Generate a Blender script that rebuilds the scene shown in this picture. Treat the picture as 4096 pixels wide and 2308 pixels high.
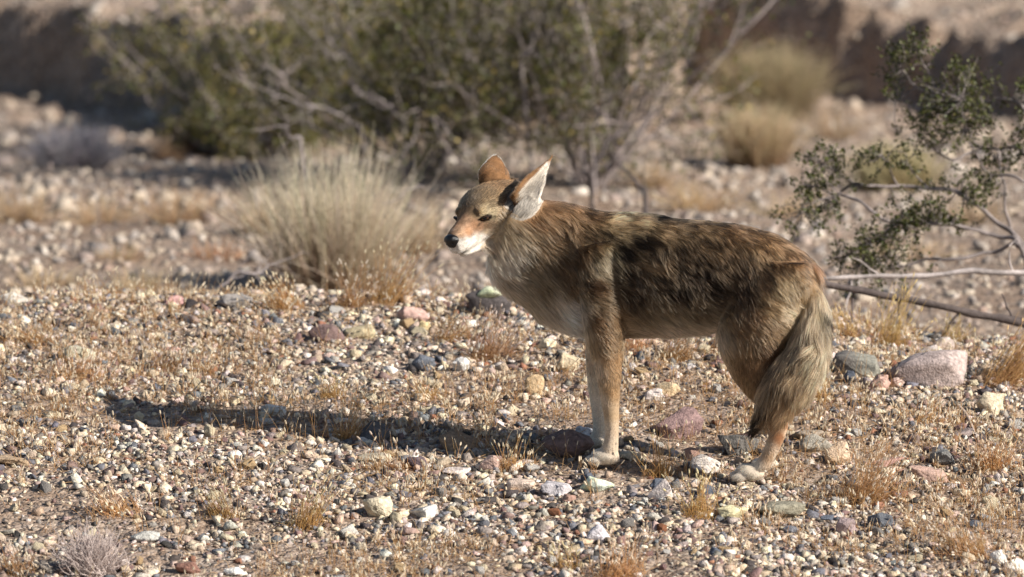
import bpy, bmesh, math, random
import numpy as np
from mathutils import Vector, kdtree

for _o in list(bpy.data.objects):
    bpy.data.objects.remove(_o)
scene = bpy.context.scene
COL = scene.collection

# ------------------------------------------------------------------ camera
PITCH = math.radians(11.0)
DIST = 14.0                      # metres from lens to the animal
SPAN = 2.27                      # metres of the place across the frame at that distance
FWD = np.array([0.0, math.cos(PITCH), -math.sin(PITCH)])
UP = np.array([0.0, math.sin(PITCH), math.cos(PITCH)])
RIGHT = np.array([1.0, 0.0, 0.0])
CAM = -(DIST * FWD + 0.2044 * RIGHT - 0.3957 * UP)     # the front paw stands at the world origin
cam_data = bpy.data.cameras.new("camera")
cam_data.sensor_width = 36.0
cam_data.lens = 18.0 / (SPAN / 2 / DIST)
cam_data.clip_start = 0.1
cam_data.clip_end = 2000.0
cam_data.dof.use_dof = True
cam_data.dof.focus_distance = 13.97
cam_data.dof.aperture_fstop = cam_data.lens / 55.0
cam = bpy.data.objects.new("camera", cam_data)
COL.objects.link(cam)
cam.location = CAM
cam.rotation_euler = (math.pi / 2 - PITCH, 0, 0)
scene.camera = cam

# ------------------------------------------------------------------ sky and sun
SUN_EL = math.radians(32.0)
SUN_AZ = math.radians(24.0)      # from the right, this much towards the camera
SUN_DIR = np.array([math.cos(SUN_EL) * math.cos(SUN_AZ), -math.cos(SUN_EL) * math.sin(SUN_AZ), math.sin(SUN_EL)])
world = bpy.data.worlds.new("World")
scene.world = world
world.use_nodes = True
_nt = world.node_tree
_bg = _nt.nodes["Background"]
_sky = _nt.nodes.new("ShaderNodeTexSky")
_sky.sky_type = 'NISHITA'
_sky.sun_disc = False
_sky.sun_elevation = SUN_EL
_sky.sun_rotation = math.radians(90.0) + SUN_AZ
_sky.air_density = 1.0
_sky.dust_density = 0.6
_nt.links.new(_sky.outputs[0], _bg.inputs[0])
_bg.inputs[1].default_value = 0.064
sun_data = bpy.data.lights.new("sun", 'SUN')
sun_data.energy = 5.0
sun_data.angle = math.radians(0.53)
sun_data.color = (1.0, 0.945, 0.865)
sun = bpy.data.objects.new("sun", sun_data)
COL.objects.link(sun)
sun.rotation_euler = Vector(SUN_DIR).to_track_quat('Z', 'Y').to_euler()
scene.view_settings.view_transform = 'Standard'
scene.view_settings.look = 'None'
scene.view_settings.exposure = 0.58
scene.view_settings.gamma = 1.0
scene.view_settings.use_curve_mapping = False
scene.render.engine = 'CYCLES'
scene.cycles.max_bounces = 8
scene.cycles.diffuse_bounces = 2
scene.cycles.glossy_bounces = 4
scene.cycles.transmission_bounces = 8
scene.cycles.use_denoising = True
scene.render.hair_type = 'STRAND'
scene.cycles_curves.shape = 'RIBBONS'

# ------------------------------------------------------------------ small helpers
RNG = np.random.default_rng(11)


def lin(c):
    c = np.asarray(c, float) / 255.0
    return np.where(c <= 0.04045, c / 12.92, ((c + 0.055) / 1.055) ** 2.4)


def unit(v):
    v = np.asarray(v, float)
    return v / (np.linalg.norm(v, axis=-1, keepdims=True) + 1e-12)


def ray(px, py):
    """direction through a point of the photograph given in its 4096 pixel wide grid"""
    k = SPAN / DIST / 4096.0
    return FWD + (px - 2048.0) * k * RIGHT - (py - 1154.0) * k * UP


def D(px, py):                    # 2576 wide grid -> 4096 wide grid
    return px * 4096 / 2576, py * 4096 / 2576


def _h(ix, iy, iz, seed):
    n = (ix * 374761393 + iy * 668265263 + iz * 2147483647 + seed * 1274126177) & 0xFFFFFFFF
    n = ((n ^ (n >> 13)) * 1274126177) & 0xFFFFFFFF
    n = ((n ^ (n >> 16)) * 2246822519) & 0xFFFFFFFF
    return ((n ^ (n >> 15)) & 0xFFFFFF) / float(0xFFFFFF)


def vnoise(p, freq, seed=0):
    """value noise 0..1 of (N,2) or (N,3) points"""
    p = np.asarray(p, float) * freq
    if p.shape[1] == 2:
        p = np.column_stack([p, np.zeros(len(p))])
    i = np.floor(p).astype(np.int64)
    f = p - i
    f = f * f * (3 - 2 * f)
    r = 0
    for dx in (0, 1):
        for dy in (0, 1):
            for dz in (0, 1):
                w = (f[:, 0] if dx else 1 - f[:, 0]) * (f[:, 1] if dy else 1 - f[:, 1]) * (f[:, 2] if dz else 1 - f[:, 2])
                r = r + w * _h(i[:, 0] + dx, i[:, 1] + dy, i[:, 2] + dz, seed)
    return r


def sstep(a, b, x):
    t = np.clip((x - a) / (b - a), 0, 1)
    return t * t * (3 - 2 * t)


# ------------------------------------------------------------------ terrain
_PY = np.array([-400, -60, -14, -8, -4, -.85, 0, 0.9, 1.40, 1.75, 2.4, 3.3, 4.5, 7, 9, 11, 12, 14, 40, 400])
_PZ = np.array([2.5, 1.6, 1.25, .50, .10, -.045, 0, .055, .086, .03, -.18, -.255, -.350, -.575, -.80, -1.02, -1.00, -.86, .5, 14])
_fy = np.linspace(-30, 40, 7001)
_fz = np.interp(_fy, _PY, _PZ)
_k = np.exp(-0.5 * (np.arange(-60, 61) / 18.0) ** 2)
_k /= _k.sum()
_fz = np.convolve(np.pad(_fz, 60, mode='edge'), _k, mode='valid')


def terrain(x, y):
    x = np.asarray(x, float)
    y = np.asarray(y, float)
    sh = x.shape
    x = x.ravel()
    y = y.ravel()
    # the crest swings nearer on the right side
    ys = y + 0.20 * sstep(0.35, 0.9, x) * sstep(0.3, 1.2, y) - 0.08 * np.exp(-((x + 0.35) / 0.3) ** 2) * sstep(0.3, 1.2, y)
    z = np.where((ys > -29) & (ys < 39), np.interp(ys, _fy, _fz), np.interp(ys, _PY, _PZ))
    p = np.column_stack([x, y])
    near = np.exp(-np.maximum(0, np.abs(y) - 3) / 3)
    z = z + (vnoise(p, 1.1, 1) - .5) * .05 * sstep(-.1, 1.2, np.abs(y) + np.abs(x) * .4)
    z = z + (vnoise(p, 4.0, 2) - .5) * .022 + (vnoise(p, 11., 3) - .5) * .010
    z = z + (vnoise(p, 30., 4) - .5) * .005 * near
    z = z - 0.02 * sstep(.15, .5, x) * sstep(.4, -.1, y) * sstep(-1.2, -.6, y)
    z = z + .012 * sstep(-.35, -1.0, x) * sstep(-.5, .1, y) * sstep(2.4, 1.4, y)
    z = z - .050 * sstep(.45, .8, x) * sstep(.8, 1.3, y) * sstep(3., 2., y)
    # cut banks of the wash
    yb = np.interp(x, [-9, -2.8, -1.5, -1.25, .25, .5, 3.2, 3.4, 7], [17.4, 11.9, 10.75, 9.2, 9.1, 11.7, 9.4, 11.5, 8.9])
    yb = yb + (vnoise(p, 1.7, 7) - .5) * .14 + (vnoise(p, 5.0, 8) - .5) * .07 + (vnoise(p, 14.0, 18) - .5) * .10
    bh = .30 + .12 * vnoise(p, 1.3, 9) + .05 * (vnoise(p, 6., 19) - .5)
    bk = sstep(0, .10, y - yb) * sstep(6.5, 8.4, y)
    z = z + bh * bk + (vnoise(p, 9., 20) - .5) * .06 * sstep(7, 9, y)
    far = sstep(14, 40, np.abs(y))
    z = z + (vnoise(p, .12, 12) - .5) * .8 * far
    return z.reshape(sh)


def ground_at(px, py, y0=-2.5, y1=16.0):
    """first ground point seen through a photograph pixel (4096 grid)"""
    d = ray(px, py)
    ys = np.arange(y0, y1, 0.01)
    t = (ys - CAM[1]) / d[1]
    x = CAM[0] + d[0] * t
    z = CAM[2] + d[2] * t
    g = terrain(x, ys)
    hit = np.nonzero(z <= g)[0]
    i = hit[0] if len(hit) else len(ys) - 1
    return np.array([x[i], ys[i], g[i]])


def at_depth(px, py, y):
    d = ray(px, py)
    t = (y - CAM[1]) / d[1]
    return CAM + d * t


def project(p):
    """world points -> 4096 wide pixel grid"""
    q = np.asarray(p, float) - CAM
    dep = q @ FWD
    k = SPAN / DIST / 4096.0
    return 2048 + (q @ RIGHT) / dep / k, 1154 - (q @ UP) / dep / k, dep


# ------------------------------------------------------------------ material helpers
def new_mat(name):
    m = bpy.data.materials.new(name)
    m.use_nodes = True
    nt = m.node_tree
    return m, nt, nt.nodes["Principled BSDF"]


def attr_mat(name, attr='tint', rough=.85, spec=.25, noise=0.0, nscale=60., bump=0.0, bscale=200., speckle=0.0, translucent=0.0):
    """colour read from the geometry's own colour attribute, with procedural grain"""
    m, nt, b = new_mat(name)
    a = nt.nodes.new("ShaderNodeAttribute")
    a.attribute_name = attr
    col = a.outputs['Color']
    tc = nt.nodes.new("ShaderNodeTexCoord")
    if noise:
        n = nt.nodes.new("ShaderNodeTexNoise")
        n.inputs['Scale'].default_value = nscale
        n.inputs['Detail'].default_value = 5
        nt.links.new(tc.outputs['Object'], n.inputs['Vector'])
        mr = nt.nodes.new("ShaderNodeMapRange")
        mr.inputs[1].default_value = .3
        mr.inputs[2].default_value = .7
        mr.inputs[3].default_value = 1 - noise
        mr.inputs[4].default_value = 1 + noise
        nt.links.new(n.outputs[0], mr.inputs[0])
        mx = nt.nodes.new("ShaderNodeVectorMath")
        mx.operation = 'SCALE'
        nt.links.new(col, mx.inputs[0])
        nt.links.new(mr.outputs[0], mx.inputs['Scale'])
        col = mx.outputs[0]
    if speckle:
        v = nt.nodes.new("ShaderNodeTexVoronoi")
        v.inputs['Scale'].default_value = nscale * 4
        nt.links.new(tc.outputs['Object'], v.inputs['Vector'])
        mr2 = nt.nodes.new("ShaderNodeMapRange")
        mr2.inputs[3].default_value = 1 - speckle
        mr2.inputs[4].default_value = 1 + speckle
        nt.links.new(v.outputs['Color'], mr2.inputs[0])
        mx2 = nt.nodes.new("ShaderNodeVectorMath")
        mx2.operation = 'SCALE'
        nt.links.new(col, mx2.inputs[0])
        nt.links.new(mr2.outputs[0], mx2.inputs['Scale'])
        col = mx2.outputs[0]
    nt.links.new(col, b.inputs['Base Color'])
    b.inputs['Roughness'].default_value = rough
    b.inputs['Specular IOR Level'].default_value = spec
    if bump:
        n2 = nt.nodes.new("ShaderNodeTexNoise")
        n2.inputs['Scale'].default_value = bscale
        n2.inputs['Detail'].default_value = 6
        nt.links.new(tc.outputs['Object'], n2.inputs['Vector'])
        bp = nt.nodes.new("ShaderNodeBump")
        bp.inputs['Strength'].default_value = bump
        bp.inputs['Distance'].default_value = .004
        nt.links.new(n2.outputs[0], bp.inputs['Height'])
        nt.links.new(bp.outputs[0], b.inputs['Normal'])
    if translucent:
        tr = nt.nodes.new("ShaderNodeBsdfTranslucent")
        nt.links.new(col, tr.inputs[0])
        ms = nt.nodes.new("ShaderNodeMixShader")
        ms.inputs[0].default_value = translucent
        nt.links.new(b.outputs[0], ms.inputs[1])
        nt.links.new(tr.outputs[0], ms.inputs[2])
        nt.links.new(ms.outputs[0], nt.nodes["Material Output"].inputs[0])
    return m


def mesh_obj(name, V, F, mat, tint=None, smooth=False, parent=None, loc=None):
    """F: (n,3) or (n,4) index array; tint: (nverts,3) linear colours"""
    V = np.asarray(V, float)
    F = np.asarray(F, np.int32)
    me = bpy.data.meshes.new(name)
    k = F.shape[1]
    me.vertices.add(len(V))
    me.vertices.foreach_set('co', V.ravel())
    me.loops.add(F.size)
    me.loops.foreach_set('vertex_index', F.ravel())
    me.polygons.add(len(F))
    me.polygons.foreach_set('loop_start', np.arange(0, F.size, k, dtype=np.int32))
    me.polygons.foreach_set('loop_total', np.full(len(F), k, dtype=np.int32))
    me.update(calc_edges=True)
    if smooth:
        me.polygons.foreach_set('use_smooth', np.ones(len(F), bool))
    if tint is not None:
        ca = me.color_attributes.new('tint', 'FLOAT_COLOR', 'POINT')
        ca.data.foreach_set('color', np.column_stack([tint, np.ones(len(V))]).ravel())
    me.materials.append(mat)
    o = bpy.data.objects.new(name, me)
    COL.objects.link(o)
    if loc is not None:
        o.location = loc
    if parent is not None:
        o.parent = parent
    return o


def curves_data(name, P, R, C, mat):
    """P (n,k,3) strands, R (n,k) radii, C (n,k,3) linear colours -> hair curves datablock"""
    n, k = R.shape
    cu = bpy.data.hair_curves.new(name)
    cu.add_curves([k] * n)
    cu.attributes['position'].data.foreach_set('vector', P.astype(np.float32).ravel())
    a = cu.attributes.get('radius') or cu.attributes.new('radius', 'FLOAT', 'POINT')
    a.data.foreach_set('value', R.astype(np.float32).ravel())
    a = cu.attributes.new('tint', 'FLOAT_COLOR', 'POINT')
    a.data.foreach_set('color', np.concatenate([C, np.ones((n, k, 1))], axis=2).astype(np.float32).ravel())
    cu.materials.append(mat)
    return cu


def link(name, data, parent=None, loc=None):
    o = bpy.data.objects.new(name, data)
    COL.objects.link(o)
    if loc is not None:
        o.location = loc
    if parent is not None:
        o.parent = parent
    return o


def tag(o, label=None, cat=None, group=None, kind=None):
    if label:
        o['label'] = label
    if cat:
        o['category'] = cat
    if group:
        o['group'] = group
    if kind:
        o['kind'] = kind
    return o

# ------------------------------------------------------------------ ground sheet
def axis(dense0, dense1, step, out, grow=1.12):
    a = list(np.arange(dense0, dense1 + 1e-6, step))
    s = step
    v = dense1
    while v < out:
        s *= grow
        v += s
        a.append(v)
    s = step
    v = dense0
    while v > -out:
        s *= grow
        v -= s
        a.insert(0, v)
    return np.array(a)


GX = axis(-1.7, 1.6, .016, 300., 1.09)
GY = np.concatenate([axis(-1.5, 2.6, .016, 300., 1.06)])
GY = GY[GY < 2.61]
_yy = list(np.arange(2.62, 14.0, .05))
_s = .05
_v = 14.0
while _v < 500:
    _yy.append(_v)
    _s *= 1.12
    _v += _s
GY = np.concatenate([GY, _yy])
_gx, _gy = np.meshgrid(GX, GY)
_gz = terrain(_gx, _gy)
_nx, _ny = len(GX), len(GY)
_idx = np.arange(_nx * _ny).reshape(_ny, _nx)
_F = np.stack([_idx[:-1, :-1], _idx[:-1, 1:], _idx[1:, 1:], _idx[1:, :-1]], -1).reshape(-1, 4)


def ground_material():
    m, nt, b = new_mat("desert_soil")
    N, L = nt.nodes, nt.links
    tc = N.new("ShaderNodeTexCoord")

    def vor(scale, out='Color'):
        v = N.new("ShaderNodeTexVoronoi")
        v.inputs['Scale'].default_value = scale
        L.new(tc.outputs['Object'], v.inputs['Vector'])
        return v

    def ramp(src, stops):
        r = N.new("ShaderNodeValToRGB")
        r.color_ramp.interpolation = 'LINEAR'
        while len(r.color_ramp.elements) < len(stops):
            r.color_ramp.elements.new(.5)
        for e, (p, c) in zip(r.color_ramp.elements, stops):
            e.position = p
            e.color = (*lin(c), 1)
        L.new(src, r.inputs[0])
        return r.outputs[0]
    v1 = vor(130)
    s1 = N.new("ShaderNodeSeparateColor")
    L.new(v1.outputs['Color'], s1.inputs[0])
    grit = ramp(s1.outputs[0], [(0, (84, 74, 68)), (.25, (130, 114, 102)), (.5, (164, 146, 130)), (.72, (186, 168, 150)), (.86, (130, 124, 120)), (1, (208, 196, 182))])
    v2 = vor(45)
    s2 = N.new("ShaderNodeSeparateColor")
    L.new(v2.outputs['Color'], s2.inputs[0])
    peb = ramp(s2.outputs[1], [(0, (94, 86, 80)), (.3, (142, 126, 114)), (.55, (176, 158, 142)), (.8, (150, 142, 140)), (1, (208, 196, 182))])
    mix = N.new("ShaderNodeMix")
    mix.data_type = 'RGBA'
    mix.inputs[0].default_value = .4
    L.new(grit, mix.inputs[6])
    L.new(peb, mix.inputs[7])
    n = N.new("ShaderNodeTexNoise")
    n.inputs['Scale'].default_value = 3.0
    n.inputs['Detail'].default_value = 6
    L.new(tc.outputs['Object'], n.inputs['Vector'])
    tone = ramp(n.outputs[0], [(.3, (236, 222, 208)), (.55, (250, 242, 234)), (.75, (255, 250, 244))])
    mul = N.new("ShaderNodeMix")
    mul.data_type = 'RGBA'
    mul.blend_type = 'MULTIPLY'
    mul.inputs[0].default_value = 1
    L.new(mix.outputs[2], mul.inputs[6])
    L.new(tone, mul.inputs[7])
    L.new(mul.outputs[2], b.inputs['Base Color'])
    b.inputs['Roughness'].default_value = .95
    b.inputs['Specular IOR Level'].default_value = .15
    bp = N.new("ShaderNodeBump")
    bp.inputs['Strength'].default_value = .9
    bp.inputs['Distance'].default_value = .004
    bp.invert = True
    L.new(v1.outputs['Distance'], bp.inputs['Height'])
    bp2 = N.new("ShaderNodeBump")
    bp2.inputs['Strength'].default_value = .8
    bp2.inputs['Distance'].default_value = .010
    bp2.invert = True
    L.new(v2.outputs['Distance'], bp2.inputs['Height'])
    L.new(bp.outputs[0], bp2.inputs['Normal'])
    L.new(bp2.outputs[0], b.inputs['Normal'])
    return m


ground = mesh_obj('ground', np.column_stack([_gx.ravel(), _gy.ravel(), _gz.ravel()]), _F, ground_material(), smooth=True)
tag(ground, kind='structure')

# ------------------------------------------------------------------ the coyote
YAW = math.radians(15.0)
HD = np.array([-math.cos(YAW), math.sin(YAW), 0.0])      # towards the head
LT = np.array([-math.sin(YAW), -math.cos(YAW), 0.0])     # across the body, towards the camera
ORG = -0.065 * LT


def on_body(px, py, lat):
    """point of the body's lengthwise plane (moved sideways by lat) seen through a photograph pixel"""
    d = ray(px, py)
    o = ORG + lat * LT
    t = ((o - CAM) @ LT) / (d @ LT)
    return CAM + t * d


def z2(X, Y):
    return 1700 + X / 1.0372, 600 + Y / 1.0372


def z1(X, Y):
    return 1700 + X / 2.42, 560 + Y / 2.42


PARTS = {}          # name -> list of (centre, radius, tangent)
SHV, SHF = [], []   # shell pieces gathered before the voxel union


def catmull(a, t):
    n = len(a)
    i = min(int(t), n - 2)
    f = t - i
    p0, p1, p2, p3 = a[max(i - 1, 0)], a[i], a[i + 1], a[min(i + 2, n - 1)]
    return .5 * ((2 * p1) + (-p0 + p2) * f + (2 * p0 - 5 * p1 + 4 * p2 - p3) * f * f + (-p0 + 3 * p1 - 3 * p2 + p3) * f ** 3)


def add_shell(V, F):
    off = sum(len(v) for v in SHV)
    SHV.append(np.asarray(V, float))
    SHF.extend([[i + off for i in f] for f in F])


def loft(part, C, A, B, sub=6, seg=22, power=2.0):
    """C centres, A half axis vectors (in plane), B half axis vectors (across)"""
    C, A, B = np.array(C, float), np.array(A, float), np.array(B, float)
    n = len(C)
    ts = np.linspace(0, n - 1, (n - 1) * sub + 1)
    c = np.array([catmull(C, t) for t in ts])
    a = np.array([catmull(A, t) for t in ts])
    b = np.array([catmull(B, t) for t in ts])
    th = np.linspace(0, 2 * math.pi, seg, endpoint=False)
    cs, sn = np.cos(th), np.sin(th)
    e = 2.0 / power
    cs = np.sign(cs) * np.abs(cs) ** e
    sn = np.sign(sn) * np.abs(sn) ** e
    V = c[:, None, :] + a[:, None, :] * cs[None, :, None] + b[:, None, :] * sn[None, :, None]
    m = len(ts)
    F = []
    for i in range(m - 1):
        for j in range(seg):
            k = (j + 1) % seg
            F.append([i * seg + j, i * seg + k, (i + 1) * seg + k, (i + 1) * seg + j])
    V = V.reshape(-1, 3)
    V = np.vstack([V, c[0], c[-1]])
    for j in range(seg):
        k = (j + 1) % seg
        F.append([m * seg, k, j])
        F.append([m * seg + 1, (m - 1) * seg + j, (m - 1) * seg + k])
    add_shell(V, F)
    tg = unit(np.gradient(c, axis=0))
    rr = .5 * (np.linalg.norm(a, axis=1) + np.linalg.norm(b, axis=1))
    PARTS.setdefault(part, []).extend([(c[i], rr[i], tg[i]) for i in range(m)])


def loft_px(part, rings, inset, **kw):
    """rings: ((x,y) one edge, (x,y) other edge, half width, lateral offset) in close-up pixels"""
    C, A, B = [], [], []
    for p, q, w, lat in rings:
        P, Q = on_body(*z2(*p), lat), on_body(*z2(*q), lat)
        a = (P - Q) / 2
        la = np.linalg.norm(a)
        a = a / la * max(la - inset, .004)
        C.append((P + Q) / 2)
        A.append(a)
        ww = max(w - inset * .7, .004)
        B.append(unit(LT - (LT @ unit(a)) * unit(a)) * ww)
    loft(part, C, A, B, **kw)


def blob(part, c, r, tg, axes=None):
    bm = bmesh.new()
    bmesh.ops.create_icosphere(bm, subdivisions=3, radius=1.0)
    V = np.array([v.co[:] for v in bm.verts])
    F = [[v.index for v in f.verts] for f in bm.faces]
    bm.free()
    ax = np.eye(3) if axes is None else np.array(axes)
    V = (V * np.asarray(r)) @ ax + c
    add_shell(V, F)
    PARTS.setdefault(part, []).append((np.array(c), float(np.mean(r)), unit(tg)))


# torso and neck
loft_px('torso', [
    ((425, 170), (262, 425), .056, .030),
    ((500, 192), (258, 512), .068, .020),
    ((575, 204), (308, 588), .075, .010),
    ((660, 222), (395, 652), .082, 0),
    ((745, 240), (490, 730), .090, 0),
    ((850, 243), (640, 782), .096, 0),
    ((950, 252), (800, 792), .098, 0),
    ((1060, 270), (950, 792), .098, 0),
    ((1200, 282), (1090, 788), .094, 0),
    ((1325, 300), (1230, 768), .090, 0),
    ((1440, 332), (1370, 735), .088, 0),
    ((1540, 388), (1470, 705), .080, 0),
    ((1610, 452), (1550, 650), .060, 0),
    ((1635, 500), (1610, 590), .030, 0)], .013, sub=7, seg=30)
# near foreleg, from the shoulder blade down
loft_px('foreleg', [
    ((610, 400), (800, 370), .035, .055),
    ((612, 520), (815, 500), .048, .058),
    ((632, 650), (828, 630), .050, .060),
    ((655, 765), (832, 745), .044, .063),
    ((684, 855), (828, 850), .036, .065),
    ((706, 960), (822, 960), .030, .066),
    ((722, 1050), (818, 1050), .026, .066),
    ((733, 1120), (816, 1128), .024, .066),
    ((736, 1180), (814, 1195), .022, .066),
    ((722, 1230), (812, 1250), .024, .067),
    ((705, 1272), (806, 1285), .024, .068)], .0065)
# far foreleg
loft_px('foreleg', [
    ((640, 600), (800, 580), .040, -.060),
    ((664, 755), (780, 745), .036, -.070),
    ((664, 860), (760, 850), .028, -.080),
    ((674, 1000), (752, 1000), .023, -.086),
    ((688, 1090), (754, 1090), .021, -.089),
    ((692, 1150), (756, 1160), .020, -.090),
    ((680, 1190), (748, 1205), .022, -.090)], .003)
# near hind leg
HIND = [
    ((1290, 430), (1585, 470), .030, .040),
    ((1238, 600), (1600, 560), .050, .050),
    ((1205, 745), (1570, 650), .054, .056),
    ((1218, 835), (1530, 755), .050, .060),
    ((1252, 920), (1496, 850), .044, .062),
    ((1300, 990), (1484, 935), .036, .063),
    ((1352, 1045), (1490, 1005), .028, .064),
    ((1402, 1095), (1506, 1062), .023, .065),
    ((1420, 1142), (1517, 1112), .021, .065),
    ((1416, 1178), (1515, 1155), .020, .066),
    ((1398, 1232), (1498, 1204), .020, .067),
    ((1374, 1280), (1468, 1268), .021, .068),
    ((1340, 1310), (1440, 1325), .022, .069)]
loft_px('hindleg', HIND, .006)
loft_px('hindleg', [((p[0] + 40, p[1] - 34), (q[0] + 10, q[1] - 34), w, -l) for p, q, w, l in HIND[1:]], .008)
# tail
loft_px('tail', [
    ((1545, 480), (1635, 462), .030, 0),
    ((1548, 560), (1664, 545), .036, .012),
    ((1537, 660), (1688, 655), .042, .035),
    ((1505, 770), (1697, 775), .048, .062),
    ((1452, 850), (1686, 882), .052, .080),
    ((1404, 915), (1655, 965), .054, .090),
    ((1372, 985), (1605, 1042), .050, .094),
    ((1356, 1050), (1535, 1105), .042, .096),
    ((1350, 1105), (1455, 1140), .028, .096),
    ((1358, 1150), (1395, 1160), .010, .095)], .019, sub=7)


# paws: instep plus four toes each
def paw(c_px, lat, length, width, height, fwd=HD):
    base = on_body(*z2(*c_px), lat)
    side = np.cross(np.array([0, 0, 1.0]), fwd)
    ax = [fwd, side, [0, 0, 1]]
    blob('paw', base + fwd * -.004 + np.array([0, 0, height * .10]), (length * .42, width * .42, height * .48), fwd, ax)
    toes = []
    for k, (lx, ly) in enumerate(((.20, -.32), (.33, -.115), (.33, .115), (.20, .32))):
        c = base + fwd * length * lx + side * width * ly * 1.05 + np.array([0, 0, -height * .12])
        blob('paw', c, (length * .23, width * .128, height * .25), fwd, ax)
        toes.append(c + fwd * length * .185 + np.array([0, 0, -height * .10]))
    return toes


TOES = paw((742, 1276), .068, .076, .056, .040)
TOES += paw((712, 1214), -.090, .072, .052, .036)
TOES += paw((1342, 1344), .069, .078, .056, .040)
TOES += paw((1404, 1312), -.069, .074, .052, .036)

# head, in its own frame: forward, near side, up
H_YAW = math.radians(52.0)
H_PITCH = math.radians(14.0)
H_ROLL = math.radians(8.0)
HF = np.array([-math.cos(H_YAW) * math.cos(H_PITCH), -math.sin(H_YAW) * math.cos(H_PITCH), -math.sin(H_PITCH)])
HE = np.array([math.sin(H_YAW), -math.cos(H_YAW), 0.0])
HU = np.cross(HF, HE)
HE, HU = HE * math.cos(H_ROLL) + HU * math.sin(H_ROLL), HU * math.cos(H_ROLL) - HE * math.sin(H_ROLL)
HS = 1.22e-3          # millimetres of the head table to metres
H0 = on_body(*z1(580, 718), .035)


def hp(x, y, z):
    return H0 + HS * (x * HF + y * HE + z * HU)


# skull and muzzle: x, z centre, half height, half width
_hd = [(-82, -4, 30, 34), (-66, -4, 46, 50), (-42, -4, 52, 55), (-16, -2, 52, 54), (6, 0, 49, 50), (24, 0, 44, 44), (38, -3, 38, 36),
       (49, -9, 33, 28), (61, -11.5, 29.5, 24.5), (75, -13.5, 26.5, 22), (88, -15, 24, 20.5), (99, -16.5, 20.5, 18), (106, -17, 14, 13.5)]
loft('head', [hp(x, 0, z) for x, z, h, w in _hd], [HU * HS * h for x, z, h, w in _hd], [HE * HS * w for x, z, h, w in _hd], sub=5, seg=26, power=2.15)
# lower jaw
_jw = [(-30, -42, 18, 38), (0, -47, 14, 34), (30, -47, 11, 25), (52, -45, 9, 18), (72, -43.5, 7, 14.5), (84, -42.5, 5.5, 12), (91, -41.5, 2.5, 6)]
loft('head', [hp(x, 0, z) for x, z, h, w in _jw], [HU * HS * h for x, z, h, w in _jw], [HE * HS * w for x, z, h, w in _jw], sub=4, seg=18)
# cheek ruff and brow
for s in (-1, 1):
    blob('head', hp(-22, 44 * s, -28), (.050, .030, .042), -HF, [HF, HE, HU])
    blob('head', hp(32, 24 * s, 21), (.017, .012, .009), -HF, [HF, HE, HU])
# ears
EARS = []


def ear(base, tip_dir, opening, L, r0, part, p=2.6, phi0=92, phi1=62):
    a = unit(tip_dir)
    o = unit(opening - (opening @ a) * a)
    s = np.cross(a, o)
    ts = 1 - (1 - np.linspace(0, 1, 19)) ** 1.5
    V, F = [], []
    nth = 15
    for k, t in enumerate(ts):
        r = max(r0 * (1.0 - .12 * t) * max(1 - t ** p, 0) ** .8 * (.86 + .2 * math.sin(math.pi * min(t * 1.4, 1))), .003)
        phi = math.radians(phi0 + (phi1 - phi0) * t)
        ctr = base + a * L * t + o * (r0 * .10 * t + .35 * (r0 - r) * -1)
        for thick in (0, .0075):
            rr = max(r - thick, .0012)
            for th in np.linspace(-phi, phi, nth):
                V.append(ctr + o * thick * .3 + rr * (-o * math.cos(th) * .95 + s * math.sin(th)) )
    st = 2 * nth
    n = len(ts)
    for i in range(n - 1):
        for j in range(nth - 1):
            b = i * st
            F.append([b + j, b + j + 1, b + st + j + 1, b + st + j])
            F.append([b + nth + j + 1, b + nth + j, b + st + nth + j, b + st + nth + j + 1])
        b = i * st
        F.append([b, b + st, b + st + nth, b + nth])
        F.append([b + nth - 1, b + 2 * nth - 1, b + st + 2 * nth - 1, b + st + nth - 1])
    for j in range(nth - 1):
        F.append([j, nth + j, nth + j + 1, j + 1])
        b = (n - 1) * st
        F.append([b + j, b + j + 1, b + nth + j + 1, b + nth + j])
    add_shell(V, F)
    for t in ts:
        PARTS.setdefault(part, []).append((base + a * L * t - o * r0 * .4, r0 * (1.05 - .6 * t), a))
    EARS.append((part, base, a, o, s, L))


V3 = lambda r, toward, up: r * RIGHT - toward * FWD + up * UP      # camera-side frame: right, towards the lens, up
ear(on_body(*z1(948, 628), .066), V3(.52, -.34, .80), V3(.62, .77, .10), .137, .038, 'ear_near', p=1.55, phi0=88, phi1=60)
ear(on_body(*z1(640, 470), -.040), V3(.06, -.28, .95), V3(-.45, -.88, .1), .074, .042, 'ear_far', p=4.5, phi0=80, phi1=70)

me = bpy.data.meshes.new('shell')
me.from_pydata(np.vstack(SHV).tolist(), [], SHF)
tmp = bpy.data.objects.new('shell', me)
COL.objects.link(tmp)
md = tmp.modifiers.new('union', 'REMESH')
md.mode = 'VOXEL'
md.voxel_size = .0034
md.use_smooth_shade = True
sm = tmp.modifiers.new('soft', 'SMOOTH')
sm.factor = .5
sm.iterations = 6
dg = bpy.context.evaluated_depsgraph_get()
body_me = bpy.data.meshes.new_from_object(tmp.evaluated_get(dg))
bpy.data.objects.remove(tmp)
body_me.name = 'coyote'
BV = np.empty(len(body_me.vertices) * 3)
body_me.vertices.foreach_get('co', BV)
BV = BV.reshape(-1, 3)
BN = np.empty(len(body_me.vertices) * 3)
body_me.vertices.foreach_get('normal', BN)
BN = BN.reshape(-1, 3)

PN = list(PARTS.keys())
_cc = np.vstack([[c for c, r, t in PARTS[n]] for n in PN])
_cr = np.concatenate([[r for c, r, t in PARTS[n]] for n in PN])
_ct = np.vstack([[t for c, r, t in PARTS[n]] for n in PN])
_cp = np.concatenate([[i] * len(PARTS[n]) for i, n in enumerate(PN)])


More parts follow.
